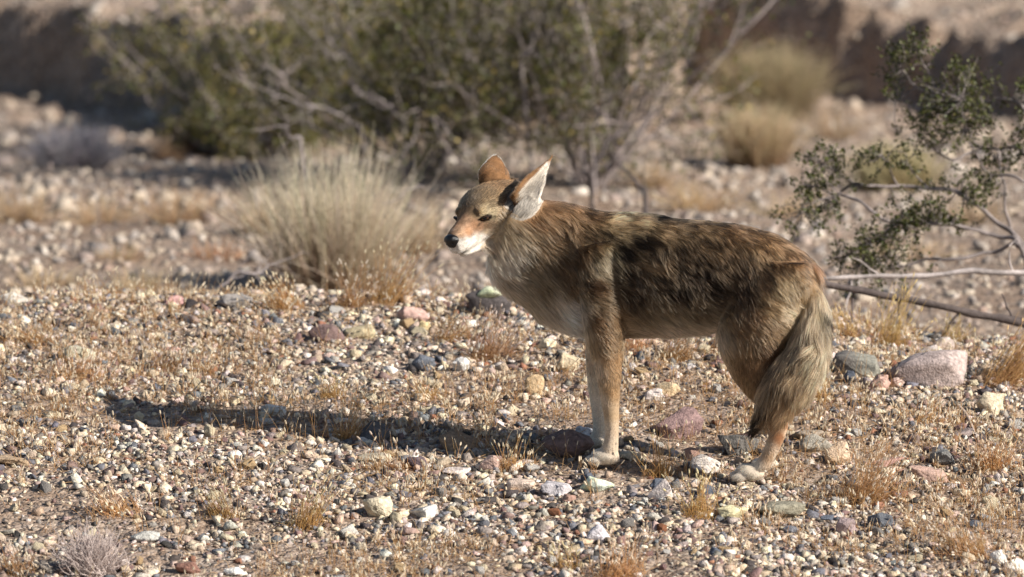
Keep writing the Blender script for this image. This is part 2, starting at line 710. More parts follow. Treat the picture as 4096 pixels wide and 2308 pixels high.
def classify(P):
    out = np.empty(len(P), int)
    for i in range(0, len(P), 20000):
        q = P[i:i + 20000]
        d = np.linalg.norm(q[:, None, :] - _cc[None], axis=2) / _cr[None]
        out[i:i + 20000] = d.argmin(1)
    return _cp[out], _ct[out]


def idw(Q, pts, vals, power=3.2):
    d = np.linalg.norm(Q[:, None, :] - np.asarray(pts, float)[None], axis=2) + 1e-6
    w = d ** -power
    return (w @ np.asarray(vals, float)) / w.sum(1, keepdims=True)


# coat anchors: close-up x, y, colour, darkness of the hair tips
COAT = [
    (405, 395, (206, 184, 150), .15), (370, 425, (216, 198, 174), .05), (345, 350, (190, 162, 124), .15), (425, 330, (186, 150, 106), .2), (360, 470, (214, 196, 172), .02), (300, 470, (214, 198, 176), 0), (445, 440, (140, 108, 76), .35), (450, 300, (182, 134, 84), .25),
    (480, 215, (182, 136, 90), .35), (600, 245, (192, 148, 100), .50), (560, 330, (170, 128, 84), .45), (470, 400, (164, 126, 86), .35), (520, 270, (180, 136, 90), .4),
    (410, 490, (158, 130, 100), .2), (330, 540, (200, 178, 150), .05), (430, 610, (186, 162, 132), .05), (470, 560, (150, 120, 88), .2), (580, 690, (236, 226, 212), .0), (600, 730, (232, 220, 204), 0), (560, 650, (226, 212, 194), 0),
    (520, 640, (196, 172, 144), .0), (640, 760, (196, 168, 132), .0), (640, 440, (128, 92, 58), .45), (600, 560, (142, 106, 70), .3), (560, 480, (130, 96, 62), .4),
    (700, 270, (150, 112, 72), .75), (790, 285, (206, 172, 124), .78), (760, 350, (176, 146, 106), .72), (700, 380, (140, 106, 70), .7),
    (880, 290, (200, 164, 116), .80), (970, 265, (70, 54, 42), .85), (900, 380, (66, 50, 38), .85), (820, 420, (52, 38, 30), .8),
    (1000, 330, (178, 142, 100), .78), (1150, 300, (164, 130, 92), .85), (1300, 340, (176, 136, 94), .82), (1250, 430, (140, 106, 72), .75),
    (960, 440, (120, 92, 66), .6), (1080, 430, (118, 90, 64), .6), (1120, 520, (92, 68, 50), .55), (860, 520, (82, 60, 44), .55), (960, 540, (104, 78, 56), .5),
    (960, 480, (164, 126, 84), .3), (1200, 580, (84, 62, 46), .5), (1330, 520, (104, 76, 52), .55), (1040, 590, (84, 62, 46), .5), (860, 600, (84, 62, 46), .4),
    (700, 560, (116, 82, 54), .35), (740, 430, (176, 152, 118), .35), (725, 500, (160, 136, 108), .3), (1000, 660, (150, 122, 92), .2), (880, 670, (140, 112, 84), .2), (1130, 670, (140, 112, 84), .25),
    (1000, 740, (204, 180, 150), .05), (880, 740, (196, 168, 136), .05), (1150, 740, (200, 176, 146), .05), (1000, 790, (222, 204, 178), 0), (1180, 790, (222, 204, 178), 0),
    (1430, 400, (188, 146, 98), .8), (1540, 430, (180, 136, 92), .6), (1610, 455, (184, 140, 96), .5), (1450, 480, (150, 112, 74), .65), (1400, 540, (120, 88, 60), .5),
    (1330, 600, (98, 70, 48), .4), (1350, 680, (150, 108, 68), .15), (1300, 720, (156, 116, 76), .1), (1470, 560, (196, 164, 116), .15), (1490, 660, (222, 194, 148), .05),
    (1420, 640, (188, 150, 102), .1), (1430, 740, (172, 130, 84), .1), (1280, 850, (170, 128, 82), .05), (1240, 850, (196, 160, 114), .0), (1340, 900, (152, 110, 68), .1), (1420, 830, (128, 88, 52), .2),
    (1330, 1000, (176, 136, 90), .05), (1400, 980, (140, 98, 58), .1),
    (1430, 1150, (214, 188, 156), 0), (1500, 1140, (196, 134, 78), 0), (1470, 1190, (186, 122, 64), 0), (1510, 1180, (226, 200, 166), 0), (1400, 1220, (218, 192, 160), 0), (1430, 1270, (204, 164, 120), 0),
    (1460, 1280, (232, 214, 188), 0), (1360, 1310, (226, 208, 184), 0), (1340, 1360, (226, 210, 188), 0),
    (700, 700, (144, 104, 66), .2), (790, 690, (156, 118, 78), .2), (740, 770, (168, 126, 82), .08), (690, 800, (176, 140, 100), .05), (760, 860, (190, 146, 96), .03), (800, 900, (196, 154, 104), 0), (710, 900, (212, 184, 150), 0),
    (770, 1000, (192, 150, 100), 0), (725, 1030, (216, 192, 160), 0), (780, 1100, (198, 164, 122), 0), (800, 1150, (208, 180, 146), 0), (740, 1150, (220, 198, 170), 0),
    (770, 1230, (214, 190, 160), 0), (740, 1290, (226, 210, 188), 0), (690, 1280, (230, 216, 196), 0)]
TAILC = [
    (1590, 490, (190, 134, 80), .35), (1620, 560, (206, 172, 122), .35), (1600, 680, (204, 174, 128), .5), (1680, 680, (190, 158, 114), .5), (1670, 670, (60, 46, 38), .8),
    (1560, 760, (190, 158, 114), .55), (1650, 800, (200, 168, 122), .55), (1500, 850, (176, 140, 96), .55), (1620, 900, (202, 170, 122), .5), (1430, 920, (160, 122, 80), .45),
    (1540, 960, (196, 160, 112), .5), (1400, 1000, (150, 110, 68), .4), (1500, 1040, (192, 152, 102), .45), (1440, 1060, (150, 108, 66), .45), (1395, 1085, (44, 32, 26), .85), (1365, 1070, (38, 28, 22), .9), (1420, 1120, (60, 44, 34), .8), (1470, 1100, (150, 112, 72), .5),
    (1380, 1130, (40, 28, 22), .9), (1360, 1165, (28, 20, 17), .9)]
HEADC = [
    (96, 0, 6, (196, 150, 112)), (80, 0, 12, (188, 138, 98)), (60, 0, 18, (178, 132, 96)), (46, 0, 30, (160, 124, 90)), (92, 14, 0, (206, 162, 122)), (76, 20, -4, (196, 142, 98)),
    (58, 24, 2, (182, 130, 90)), (50, 28, -4, (178, 130, 94)), (104, 18, -16, (232, 222, 208)), (86, 21, -20, (234, 224, 210)), (112, 10, -34, (240, 230, 216)), (70, 22, -24, (244, 234, 220)), (86, 20, -33, (230, 220, 206)), (62, 24, -37, (240, 230, 214)), (36, 30, -48, (232, 220, 204)), (118, 14, -12, (236, 222, 204)),
    (90, 10, -40, (232, 220, 204)), (60, 12, -42, (226, 212, 196)), (44, 34, -18, (206, 176, 138)), (50, 30, -26, (240, 230, 216)), (26, 42, -28, (238, 228, 212)), (30, 40, -10, (124, 96, 70)), (42, 36, -9, (140, 106, 76)),
    (2, 50, -40, (236, 226, 210)), (14, 48, -14, (180, 150, 112)), (-10, 52, -16, (186, 158, 120)), (38, 30, 20, (206, 178, 132)), (26, 38, 12, (206, 182, 140)), (44, 22, 22, (150, 116, 82)),
    (20, 0, 46, (152, 122, 88)), (14, 22, 44, (146, 114, 78)), (30, 12, 38, (158, 130, 98)), (0, 44, 24, (152, 118, 78)), (6, 48, 6, (166, 134, 94)), (-22, 52, 6, (164, 128, 86)), (-30, 54, -22, (190, 164, 128)),
    (-34, 56, -44, (206, 184, 152)), (-16, 50, -52, (224, 210, 190)), (-30, 0, 52, (170, 126, 80)), (-30, 28, 48, (150, 110, 70)), (-56, 20, 36, (172, 128, 82)), (0, 0, -52, (214, 198, 180)), (30, 0, -46, (224, 210, 192)), (-50, 50, 0, (176, 136, 90))]
EYE_LOC = {s: (37, 34.5 * s, 7) for s in (-1, 1)}


def coat(P, N):
    """linear colour, tip darkness, hair length, part index, groom direction for surface points"""
    part, tang = classify(P)
    names = np.array(PN)[part]
    lat = (P - ORG) @ LT
    Q = P + (np.abs(lat) - lat)[:, None] * LT        # the far side mirrors the near one
    x, y, _ = project(Q)
    Z = np.column_stack([(x - 1700) * 1.0372, (y - 600) * 1.0372])
    col = idw(Z, [(a, b) for a, b, c, d in COAT], [list(lin(c)) + [d] for a, b, c, d in COAT])
    # legs and tail stand off the mid plane: read them where they are seen
    xx, yy, _ = project(P)
    Zs = np.column_stack([(xx - 1700) * 1.0372, (yy - 600) * 1.0372])
    tl = names == 'tail'
    near = lat > -.01
    lg = np.isin(names, ['foreleg', 'hindleg', 'paw']) & (Z[:, 1] > 700) & near
    if lg.any():
        col[lg] = idw(Zs[lg], [(a, b) for a, b, c, d in COAT], [list(lin(c)) + [d] for a, b, c, d in COAT])
    fr = np.isin(names, ['foreleg', 'hindleg', 'paw']) & (Z[:, 1] > 700) & ~near
    if fr.any():
        s = sstep(760, 1050, Zs[fr][:, 1])[:, None]
        c4 = np.array([*lin((206, 176, 140)), .03]) * (1 - s) + np.array([*lin((228, 212, 190)), 0]) * s
        col[fr] = c4
    if tl.any():
        col[tl] = np.array([1.14, 1.14, 1.14, .72]) * idw(Zs[tl], [(a, b) for a, b, c, d in TAILC], [list(lin(c)) + [d] for a, b, c, d in TAILC])
    tip = col[:, 3].copy()
    col = col[:, :3].copy()
    gl = col.mean(1, keepdims=True)
    col = np.clip(gl + (col - gl) * .80, .004, .85)
    col = .5 * (col / .5) ** 1.36
    gl = col.mean(1, keepdims=True)
    col = (gl + (col - gl) * np.where(tl, .68, .74)[:, None]) * np.array([1.0, .985, .95])
    col = np.clip(col * (1 + sstep(.50, .12, gl) * np.array([[-.02, .06, -.02]])), .003, .85)
    ln = np.full(len(P), .028)
    ln[names == 'foreleg'] = .012
    ln[names == 'hindleg'] = .016
    legy = np.isin(names, ['foreleg', 'hindleg']) & (Z[:, 1] < 830)
    ln[legy] = .026
    mid = np.isin(names, ['foreleg', 'hindleg']) & (Z[:, 1] >= 830) & (Z[:, 1] < 960)
    ln[mid] = .017
    ln[np.isin(names, ['foreleg', 'hindleg']) & (Z[:, 1] >= 1050)] = .008
    ln[names == 'paw'] = .009
    ln[tl] = .046
    nk = (names == 'torso') & (Z[:, 0] < 620)
    ln[nk] = .036
    pwi = names == 'paw'
    if pwi.any():          # crease shade painted into the coat between the toes
        dt = np.sort(np.linalg.norm(P[pwi][:, None, :] - (np.array(TOES) - HD * .010)[None], axis=2), axis=1)
        gap_shade = np.exp(-((dt[:, 1] - dt[:, 0]) / .0030) ** 2) * sstep(.026, .018, dt[:, 0])
        col[pwi] *= (1 - .75 * gap_shade)[:, None]
    # head
    hl = np.column_stack([(P - H0) @ HF, (P - H0) @ HE, (P - H0) @ HU]) / HS
    hd = names == 'head'
    if hd.any():
        q = hl[hd].copy()
        qe = q * np.array([1, 1, 1.9])
        eye_d = np.minimum(np.linalg.norm(qe - np.array(EYE_LOC[1]) * np.array([1, 1, 1.9]), axis=1), np.linalg.norm(qe - np.array(EYE_LOC[-1]) * np.array([1, 1, 1.9]), axis=1))
        qa = np.column_stack([q[:, 0], np.abs(q[:, 1]), q[:, 2]])
        hc = idw(qa, [(a, b, c) for a, b, c, d in HEADC], [lin(d) for a, b, c, d in HEADC], 4.0)
        tp = np.clip(.38 * sstep(60, 25, qa[:, 0]) * sstep(-25, 5, qa[:, 2]) + .10 * sstep(-10, 4, qa[:, 2]), 0, 1)
        dark = lin((34, 24, 18))
        rim = sstep(14.0, 10.5, eye_d)[:, None]
        hc = hc * (1 - rim) + dark * rim
        # dark streak from the eye's rear corner, lip line, whisker dots
        e = np.array(EYE_LOC[1])
        rel = qa - e
        st = np.exp(-((rel[:, 2] + .18 * rel[:, 0] * -1 + 1) / 2.6) ** 2) * sstep(-46, -14, rel[:, 0]) * sstep(-4, -12, rel[:, 0]) * sstep(20, 30, qa[:, 1])
        hc = hc * (1 - .75 * st[:, None]) + dark * .75 * st[:, None]
        tear = np.exp(-((rel[:, 2] + .55 * rel[:, 0] - 0) / 2.6) ** 2) * sstep(8, 12, rel[:, 0]) * sstep(24, 14, rel[:, 0]) * sstep(14, 20, qa[:, 1])
        hc = hc * (1 - .65 * tear[:, None]) + dark * .65 * tear[:, None]
        lip = np.exp(-((qa[:, 2] + 38.5 - .03 * (100 - qa[:, 0])) / 3.0) ** 2) * sstep(46, 60, qa[:, 0]) * sstep(3, 7, qa[:, 1])
        lip = lip * (.45 + .55 * sstep(72, 88, qa[:, 0]))
        hc = hc * (1 - .9 * lip[:, None]) + lin((28, 22, 20)) * .9 * lip[:, None]
        mott = .50 + 1.0 * (vnoise(np.column_stack([qa[:, 0] * .45, q[:, 1], q[:, 2]]), .30, 33) * .6 + vnoise(q, .13, 34) * .4)
        up_ = sstep(-26, -12, qa[:, 2])
        gl2 = hc.mean(1, keepdims=True)
        hc = (gl2 + (hc - gl2) * .82) * (1 + sstep(.50, .15, gl2) * np.array([[-.01, .02, -.01]])) * (mott * (1 - .24 * up_))[:, None]
        col[hd] = hc
        tip[hd] = tp
        hlth = .0060 + .007 * sstep(60, 10, qa[:, 0]) + .016 * sstep(10, -40, qa[:, 0]) * sstep(0, -20, qa[:, 2]) + .010 * sstep(-20, -60, qa[:, 0])
        hlth = np.where(eye_d < 14, .0015, hlth)
        hlth = np.where(np.linalg.norm(q - np.array([107, 0, -12]), axis=1) < 17, .0008, hlth)
        ln[hd] = hlth
        tang[hd] = -HF
    nm = names.copy()
    for (pname, base, a, o, s, L) in EARS:
        ii = names == pname
        if not ii.any():
            continue
        inner = sstep(.22, .55, N[ii] @ o)[:, None]
        t = np.clip((P[ii] - base) @ a / L, 0, 1)
        edge = sstep(.5, .95, np.abs((P[ii] - base) @ s) / (.034 * (1.08 - .75 * t ** 2)))
        back = lin((138, 102, 70)) * (1 - t[:, None]) ** .0 * np.ones((len(t), 1))
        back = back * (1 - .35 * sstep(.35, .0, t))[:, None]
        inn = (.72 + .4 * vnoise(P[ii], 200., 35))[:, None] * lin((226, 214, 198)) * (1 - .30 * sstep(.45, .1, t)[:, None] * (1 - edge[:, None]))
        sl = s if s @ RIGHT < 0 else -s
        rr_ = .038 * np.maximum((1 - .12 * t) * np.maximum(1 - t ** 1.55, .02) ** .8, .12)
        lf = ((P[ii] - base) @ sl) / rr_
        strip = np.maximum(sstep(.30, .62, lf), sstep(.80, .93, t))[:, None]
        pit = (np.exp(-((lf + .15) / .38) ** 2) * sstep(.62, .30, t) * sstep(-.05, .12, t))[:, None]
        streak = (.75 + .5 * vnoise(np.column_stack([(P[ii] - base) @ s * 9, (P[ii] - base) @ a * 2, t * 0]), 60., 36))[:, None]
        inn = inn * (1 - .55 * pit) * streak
        if pname == 'ear_near':
            inn = inn * (1 - strip) + back * strip
        back = back * (.75 + .5 * vnoise(P[ii], 150., 37))[:, None]
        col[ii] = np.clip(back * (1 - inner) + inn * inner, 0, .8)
        tip[ii] = .15 * (1 - inner[:, 0])
        ln[ii] = .007 + .009 * inner[:, 0] * sstep(.75, .1, t) * (1 - .7 * edge)
        tang[ii] = a
    return col, np.clip(tip, 0, 1), ln, names, tang, Z


bcol, btip, bln, bnames, btan, bZ = coat(BV, BN)
ca = body_me.color_attributes.new('tint', 'FLOAT_COLOR', 'POINT')
ca.data.foreach_set('color', np.column_stack([bcol * .8, np.ones(len(BV))]).ravel())
body_me.materials.clear()
body_me.materials.append(attr_mat('coyote_skin', rough=.95, spec=.1, noise=.2, nscale=300.))
coyote = link('coyote', body_me)
tag(coyote, 'grizzled tan coyote standing on the gravel with its head turned left', 'coyote')

# ---- fur strands
body_me.calc_loop_triangles()
LTI = np.empty(len(body_me.loop_triangles) * 3, np.int32)
body_me.loop_triangles.foreach_get('vertices', LTI)
LTI = LTI.reshape(-1, 3)
ta = .5 * np.linalg.norm(np.cross(BV[LTI[:, 1]] - BV[LTI[:, 0]], BV[LTI[:, 2]] - BV[LTI[:, 0]]), axis=1)
dens = {'torso': 1.0, 'foreleg': 2.2, 'hindleg': 1.7, 'paw': 5.0, 'tail': 1.5, 'head': 6.0, 'ear_near': 7.0, 'ear_far': 6.0}
tw = ta * np.array([dens[n] for n in bnames[LTI[:, 0]]])
tw *= np.where(bln[LTI[:, 0]] < .002, .25, 1.0)
NH = 370000
pick = RNG.choice(len(LTI), NH, p=tw / tw.sum())
u = RNG.random((NH, 2))
fl = u.sum(1) > 1
u[fl] = 1 - u[fl]
bar = np.column_stack([1 - u.sum(1), u])
HP = (BV[LTI[pick]] * bar[:, :, None]).sum(1)
HN = unit((BN[LTI[pick]] * bar[:, :, None]).sum(1))
hcol, htip, hln, hnames, htan, hZ = coat(HP, HN)
# groom
g = htan.copy()
down = np.array([0, 0, -1.0])
ts_ = hnames == 'torso'
g[ts_] = unit(-HD * 1.0 + down * (.25 + .55 * np.abs(HN[ts_] @ LT))[:, None])
up_leg = np.isin(hnames, ['foreleg', 'hindleg']) & (hZ[:, 1] < 830)
g[up_leg] = unit(-HD * .7 + down * .8)
for nme in ('hindleg', 'foreleg'):
    ii = (hnames == nme) & ~up_leg
    g[ii] = unit(down * 1.0 - HD * .25)
hh = hnames == 'head'
g[hh] = unit(-HF + down * .35)
pw = hnames == 'paw'
g[pw] = unit(HD * .6 + down * .8)
wob = np.stack([vnoise(HP, 26., 40 + k) - .5 for k in range(3)], 1) * .9 + np.stack([vnoise(HP, 80., 50 + k) - .5 for k in range(3)], 1) * .7
g = unit(g + wob * np.where(hh | pw, .5, 1.0)[:, None])
g = unit(g - (g * HN).sum(1, keepdims=True) * HN)
lift = np.where(np.isin(hnames, ['torso', 'tail']), .26, .16)
lift = np.where(hnames == 'tail', .30, lift)
lift = np.clip(lift * (.6 + .8 * RNG.random(NH)), .05, .7)
hl_ = hln * (.65 + .6 * RNG.random(NH)) * (.75 + .5 * vnoise(HP, 40., 61))
T = np.array([0, .3, .6, .85, 1.0])
P5 = np.empty((NH, 5, 3))
for k, t in enumerate(T):
    bend = 1 - .55 * t
    P5[:, k] = HP - HN * .001 + (g * t + HN * (lift * t * bend * 1.4)[:, None]) * hl_[:, None]
P5[:, 3:, 2] -= (hl_ * np.where(np.isin(hnames, ['torso', 'tail']), .06, .0))[:, None] * np.array([.6, 1.0])[None]
# clumping
long_ = np.nonzero(hln > .014)[0]
gd = RNG.choice(long_, len(long_) // 6, replace=False)
kd = kdtree.KDTree(len(gd))
for i, q in enumerate(HP[gd].tolist()):
    kd.insert(q, i)
kd.balance()
near_i = np.array([kd.find(q)[1] for q in HP[long_].tolist()])
ga = gd[near_i]
amt = .45 * (.4 + .8 * RNG.random(len(long_)))
for k, t in enumerate(T):
    w = (amt * t ** 1.3)[:, None]
    P5[long_, k] = P5[long_, k] * (1 - w) + P5[ga, k] * w
rnd = RNG.random(NH)
clr = RNG.random(NH)
clr[long_] = clr[ga]
spot_src = np.arange(NH)
spot_src[long_] = ga
rad = np.where(hln > .014, .00029, .00029)
rad = np.where(hnames == 'tail', .00034, rad)
R5 = rad[:, None] * np.array([1, 1, .9, .6, .15])[None] * (.8 + .4 * rnd)[:, None]
lg_ = hln > .014
lum = np.where(lg_, .85 + .30 * rnd, .66 + .68 * rnd) * np.where(lg_, .50 + .90 * clr, .78 + .44 * clr) * np.where(lg_, .66 + .68 * (vnoise(HP, 55., 70) * .5 + vnoise(HP, 130., 71) * .5), .85 + .3 * vnoise(HP, 55., 70))
base = hcol * lum[:, None]
blk = lin((17, 13, 11))
spot = vnoise(HP * np.array([.5, .5, 1.25]), 150., 77) * .62 + vnoise(HP * np.array([.7, .7, 1.2]), 60., 78) * .38
spot = spot[spot_src]
td = np.clip(htip * (.08 + 1.9 * (sstep(.44, .52, spot)) * (.5 + .5 * (clr < .7))), 0, .97) * (htip > .12)
td = np.where(hh & (RNG.random(NH) < .40), np.clip(htip * 2.2, 0, .85), np.where(hh, 0, td))
C5 = np.empty((NH, 5, 3))
root = base * (1 - .45 * htip)[:, None]
pale = np.minimum(base * (1 + 1.05 * htip)[:, None], .9)
for k, t in enumerate(T):
    if t < .3:
        C5[:, k] = root
    elif t < .65:
        C5[:, k] = root * (.3 if t > .5 else .6) + pale * (.7 if t > .5 else .4)
    else:
        w = td[:, None] * (1.0 if t > .9 else .92)
        C5[:, k] = pale * (1 - w) + blk * w
# tips of dark patches run dark over most of their length
w = (td * .75)[:, None]
C5[:, 2] = C5[:, 2] * (1 - w) + blk * w


def fur_material():
    m = bpy.data.materials.new('coyote_fur')
    m.use_nodes = True
    nt = m.node_tree
    nt.nodes.clear()
    a = nt.nodes.new('ShaderNodeAttribute')
    a.attribute_name = 'tint'
    h = nt.nodes.new('ShaderNodeBsdfHairPrincipled')
    h.model = 'CHIANG'
    h.parametrization = 'COLOR'
    nt.links.new(a.outputs['Color'], h.inputs['Color'])
    h.inputs['IOR'].default_value = 1.25
    h.inputs['Roughness'].default_value = .45
    h.inputs['Radial Roughness'].default_value = .6
    d = nt.nodes.new('ShaderNodeBsdfDiffuse')
    nt.links.new(a.outputs['Color'], d.inputs['Color'])
    mx = nt.nodes.new('ShaderNodeMixShader')
    mx.inputs[0].default_value = .30
    nt.links.new(h.outputs[0], mx.inputs[1])
    nt.links.new(d.outputs[0], mx.inputs[2])
    out = nt.nodes.new('ShaderNodeOutputMaterial')
    nt.links.new(mx.outputs[0], out.inputs[0])
    return m


fur = link('fur', curves_data('fur', P5, R5, C5, fur_material()), parent=coyote)


# ---- eyes, nose, claws
def sphere_mesh(sub=3):
    bm = bmesh.new()
    bmesh.ops.create_icosphere(bm, subdivisions=sub, radius=1.0)
    V = np.array([v.co[:] for v in bm.verts])
    F = np.array([[v.index for v in f.verts] for f in bm.faces])
    bm.free()
    return V, F


def eye_material():
    m, nt, b = new_mat('coyote_eye')
    a = nt.nodes.new('ShaderNodeAttribute')
    a.attribute_name = 'tint'
    nt.links.new(a.outputs['Color'], b.inputs['Base Color'])
    b.inputs['Roughness'].default_value = .06
    return m


EM = eye_material()
SV, SF = sphere_mesh(4)
for s in (1, -1):
    ex, ey, ez = EYE_LOC[s]
    ctr = hp(ex - 2.5, ey - 5.0 * s, ez)
    look = unit(HF * .72 + HE * s * .68 + HU * .02)
    V = SV * 10.5 * HS
    c = SV @ look
    tint = np.where(c[:, None] > .93, lin((8, 6, 5))[None], np.where(c[:, None] > .70, lin((104, 62, 28))[None], lin((40, 28, 22))[None]))
    W = V[:, :1] * HF + V[:, 1:2] * HE * .92 + V[:, 2:] * HU * .52
    # tint is read in the head's frame
    dirs = unit(W)
    c = dirs @ look
    tint = np.where(c[:, None] > .93, lin((8, 6, 5))[None], np.where(c[:, None] > .72, lin((66, 40, 20))[None], lin((26, 19, 15))[None]))
    mesh_obj('eye', W + ctr, SF, EM, tint=tint, smooth=True, parent=coyote)
    # upper lid: a dark curved fold over the eye
    th = np.linspace(-1.25, 1.25, 13)
    fw = unit(HF * .70 + HE * s * .71)
    sd = unit(np.cross(HU, fw))
    pts = np.array([ctr + HS * (sd * 12.2 * math.sin(t) + HU * (4.4 * math.cos(t) - 0.4) + fw * (10.2 * math.cos(t * .75))) for t in th])
    V, F = [], []
    for i, p in enumerate(pts):
        for j in range(8):
            an = j * math.pi / 4
            r = HS * 1.9 * (0.45 + .55 * math.cos(th[i] / 1.25 * 1.2))
            V.append(p + r * (math.cos(an) * HU * .8 + math.sin(an) * fw))
    for i in range(len(pts) - 1):
        for j in range(8):
            F.append([i * 8 + j, i * 8 + (j + 1) % 8, i * 8 + 8 + (j + 1) % 8, i * 8 + 8 + j])
    mesh_obj('eyelid', V, F, attr_mat('coyote_eyelid', rough=.6), tint=np.tile(lin((44, 30, 22)), (len(V), 1)), smooth=True, parent=coyote)

V, F = SV.copy(), SF
nx, ny, nz = V[:, 0], V[:, 1], V[:, 2]
wy = 1 + .10 * (nz > 0) * nz - .28 * np.clip(-nz, 0, 1)
V2 = np.column_stack([nx * 12, ny * 15.2 * wy, nz * 13.5])
V2[:, 0] += 2.0 * nz - 1.5 * (np.abs(ny) > .7)
for s in (-1, 1):     # nostrils
    dd = np.linalg.norm(SV - unit(np.array([.80, .50 * s, -.12])), axis=1)
    V2[:, 0] -= 4.5 * np.exp(-(dd / .20) ** 2)
dd = np.abs(ny) + 2 * np.clip(nz + .1, 0, 1)
V2[:, 0] -= 1.6 * np.exp(-(dd / .10) ** 2) * (nx > 0)
m, nt, b = new_mat('coyote_nose')
b.inputs['Base Color'].default_value = (.007, .0065, .0065, 1)
b.inputs['Roughness'].default_value = .28
vt = nt.nodes.new('ShaderNodeTexVoronoi')
vt.inputs['Scale'].default_value = 900
bp = nt.nodes.new('ShaderNodeBump')
bp.inputs['Strength'].default_value = .35
bp.inputs['Distance'].default_value = .0006
nt.links.new(vt.outputs['Distance'], bp.inputs['Height'])
nt.links.new(bp.outputs[0], b.inputs['Normal'])
mesh_obj('nose', np.array([hp(x + 104, y, z - 10.5) for x, y, z in V2]), F, m, smooth=True, parent=coyote)

m, nt, b = new_mat('coyote_claw')
b.inputs['Base Color'].default_value = (.05, .04, .032, 1)
b.inputs['Roughness'].default_value = .45
for c in TOES:
    V, F = [], []
    for i, (f, dz, r) in enumerate(((-.006, .002, .0026), (0, .0015, .0024), (.005, -.001, .0017), (.009, -.005, .0003))):
        for j in range(6):
            an = j * math.pi / 3
            V.append(c + HD * f + np.array([0, 0, dz]) + r * (math.cos(an) * np.array([0, 0, 1.]) + math.sin(an) * LT))
    for i in range(3):
        for j in range(6):
            F.append([i * 6 + j, i * 6 + (j + 1) % 6, i * 6 + 6 + (j + 1) % 6, i * 6 + 6 + j])
    mesh_obj('claw', V, F, m, smooth=True, parent=coyote)

# ------------------------------------------------------------------ stones
def hull_rock(npts, seed, angular=.5, round_=False):
    """unit rock: convex hull of random points, triangulated"""
    r = np.random.default_rng(seed)
    p = unit(r.normal(size=(npts, 3)))
    p = p * (1 - angular * .5 * r.random((npts, 1)))
    if angular > .6:
        p = np.sign(p) * np.abs(p) ** .75
    bm = bmesh.new()
    vs = [bm.verts.new(q) for q in p.tolist()]
    res = bmesh.ops.convex_hull(bm, input=vs)
    bmesh.ops.delete(bm, geom=[g for g in res['geom_interior'] if isinstance(g, bmesh.types.BMVert)], context='VERTS')
    bmesh.ops.triangulate(bm, faces=bm.faces[:])
    bm.verts.index_update()
    V = np.array([v.co[:] for v in bm.verts])
    F = np.array([[v.index for v in f.verts] for f in bm.faces])
    bm.free()
    return V / np.abs(V).max(), F


ROCKT = [hull_rock(n, 100 + i, a) for i, (n, a) in enumerate([(11, .8), (13, .7), (10, .9), (15, .4), (12, 1.0), (14, .6), (11, .9), (13, .8)])]
FARROCK = [hull_rock(9, 200 + i, .5) for i in range(4)]

PAL = [((222, 206, 176), .17), ((196, 174, 144), .18), ((200, 194, 186), .12), ((236, 230, 218), .035), ((142, 134, 128), .13), ((112, 116, 126), .09),
       ((76, 70, 70), .07), ((138, 110, 104), .07), ((200, 172, 158), .05), ((158, 104, 74), .02)]
PALC = np.array([lin(c) for c, w in PAL])
PALC = (PALC * .72 + .28 * PALC.mean(1, keepdims=True) * np.array([1.05, 1.0, .95])) * np.array([.93, .885, .845])
PALW = np.array([w for c, w in PAL])
PALW = PALW / PALW.sum()


def rot_random(n, rng, tilt=.5):
    """n rotation matrices: any heading, limited tilt"""
    a = rng.random(n) * 2 * math.pi
    t = rng.normal(0, tilt, n)
    s = rng.normal(0, tilt, n)
    ca_, sa_ = np.cos(a), np.sin(a)
    Rz = np.zeros((n, 3, 3))
    Rz[:, 0, 0] = ca_
    Rz[:, 0, 1] = -sa_
    Rz[:, 1, 0] = sa_
    Rz[:, 1, 1] = ca_
    Rz[:, 2, 2] = 1
    Rx = np.zeros((n, 3, 3))
    Rx[:, 0, 0] = 1
    Rx[:, 1, 1] = np.cos(t)
    Rx[:, 1, 2] = -np.sin(t)
    Rx[:, 2, 1] = np.sin(t)
    Rx[:, 2, 2] = np.cos(t)
    Ry = np.zeros((n, 3, 3))
    Ry[:, 1, 1] = 1
    Ry[:, 0, 0] = np.cos(s)
    Ry[:, 0, 2] = np.sin(s)
    Ry[:, 2, 0] = -np.sin(s)
    Ry[:, 2, 2] = np.cos(s)
    return Rz @ Rx @ Ry


def scatter_rocks(name, X, Y, size, col, templates, rng, flat=(.40, .85), sink=.32, lift=0.0):
    n = len(X)
    Z = terrain(X, Y)
    which = rng.integers(0, len(templates), n)
    sc = np.column_stack([size * (.8 + .5 * rng.random(n)), size * (.65 + .4 * rng.random(n)), size * (flat[0] + (flat[1] - flat[0]) * rng.random(n))])
    M = rot_random(n, rng, .35)
    Vs, Fs, Cs, off = [], [], [], 0
    for k, (tv, tf) in enumerate(templates):
        ii = np.nonzero(which == k)[0]
        if not len(ii):
            continue
        v = tv[None] * sc[ii][:, None, :]
        v = np.einsum('nij,nkj->nki', M[ii], v)
        v += np.column_stack([X[ii], Y[ii], Z[ii] + sc[ii, 2] * (1 - 2 * sink) * .5 + lift])[:, None, :]
        f = tf[None] + (np.arange(len(ii)) * len(tv))[:, None, None] + off
        off += len(ii) * len(tv)
        Vs.append(v.reshape(-1, 3))
        Fs.append(f.reshape(-1, 3))
        Cs.append(np.repeat(col[ii], len(tv), axis=0))
    return mesh_obj(name, np.vstack(Vs), np.vstack(Fs), STONE, tint=np.vstack(Cs))


STONE = attr_mat('stone', rough=.88, spec=.25, noise=.36, nscale=110., bump=.85, bscale=220., speckle=.12)
r4 = np.random.default_rng(21)

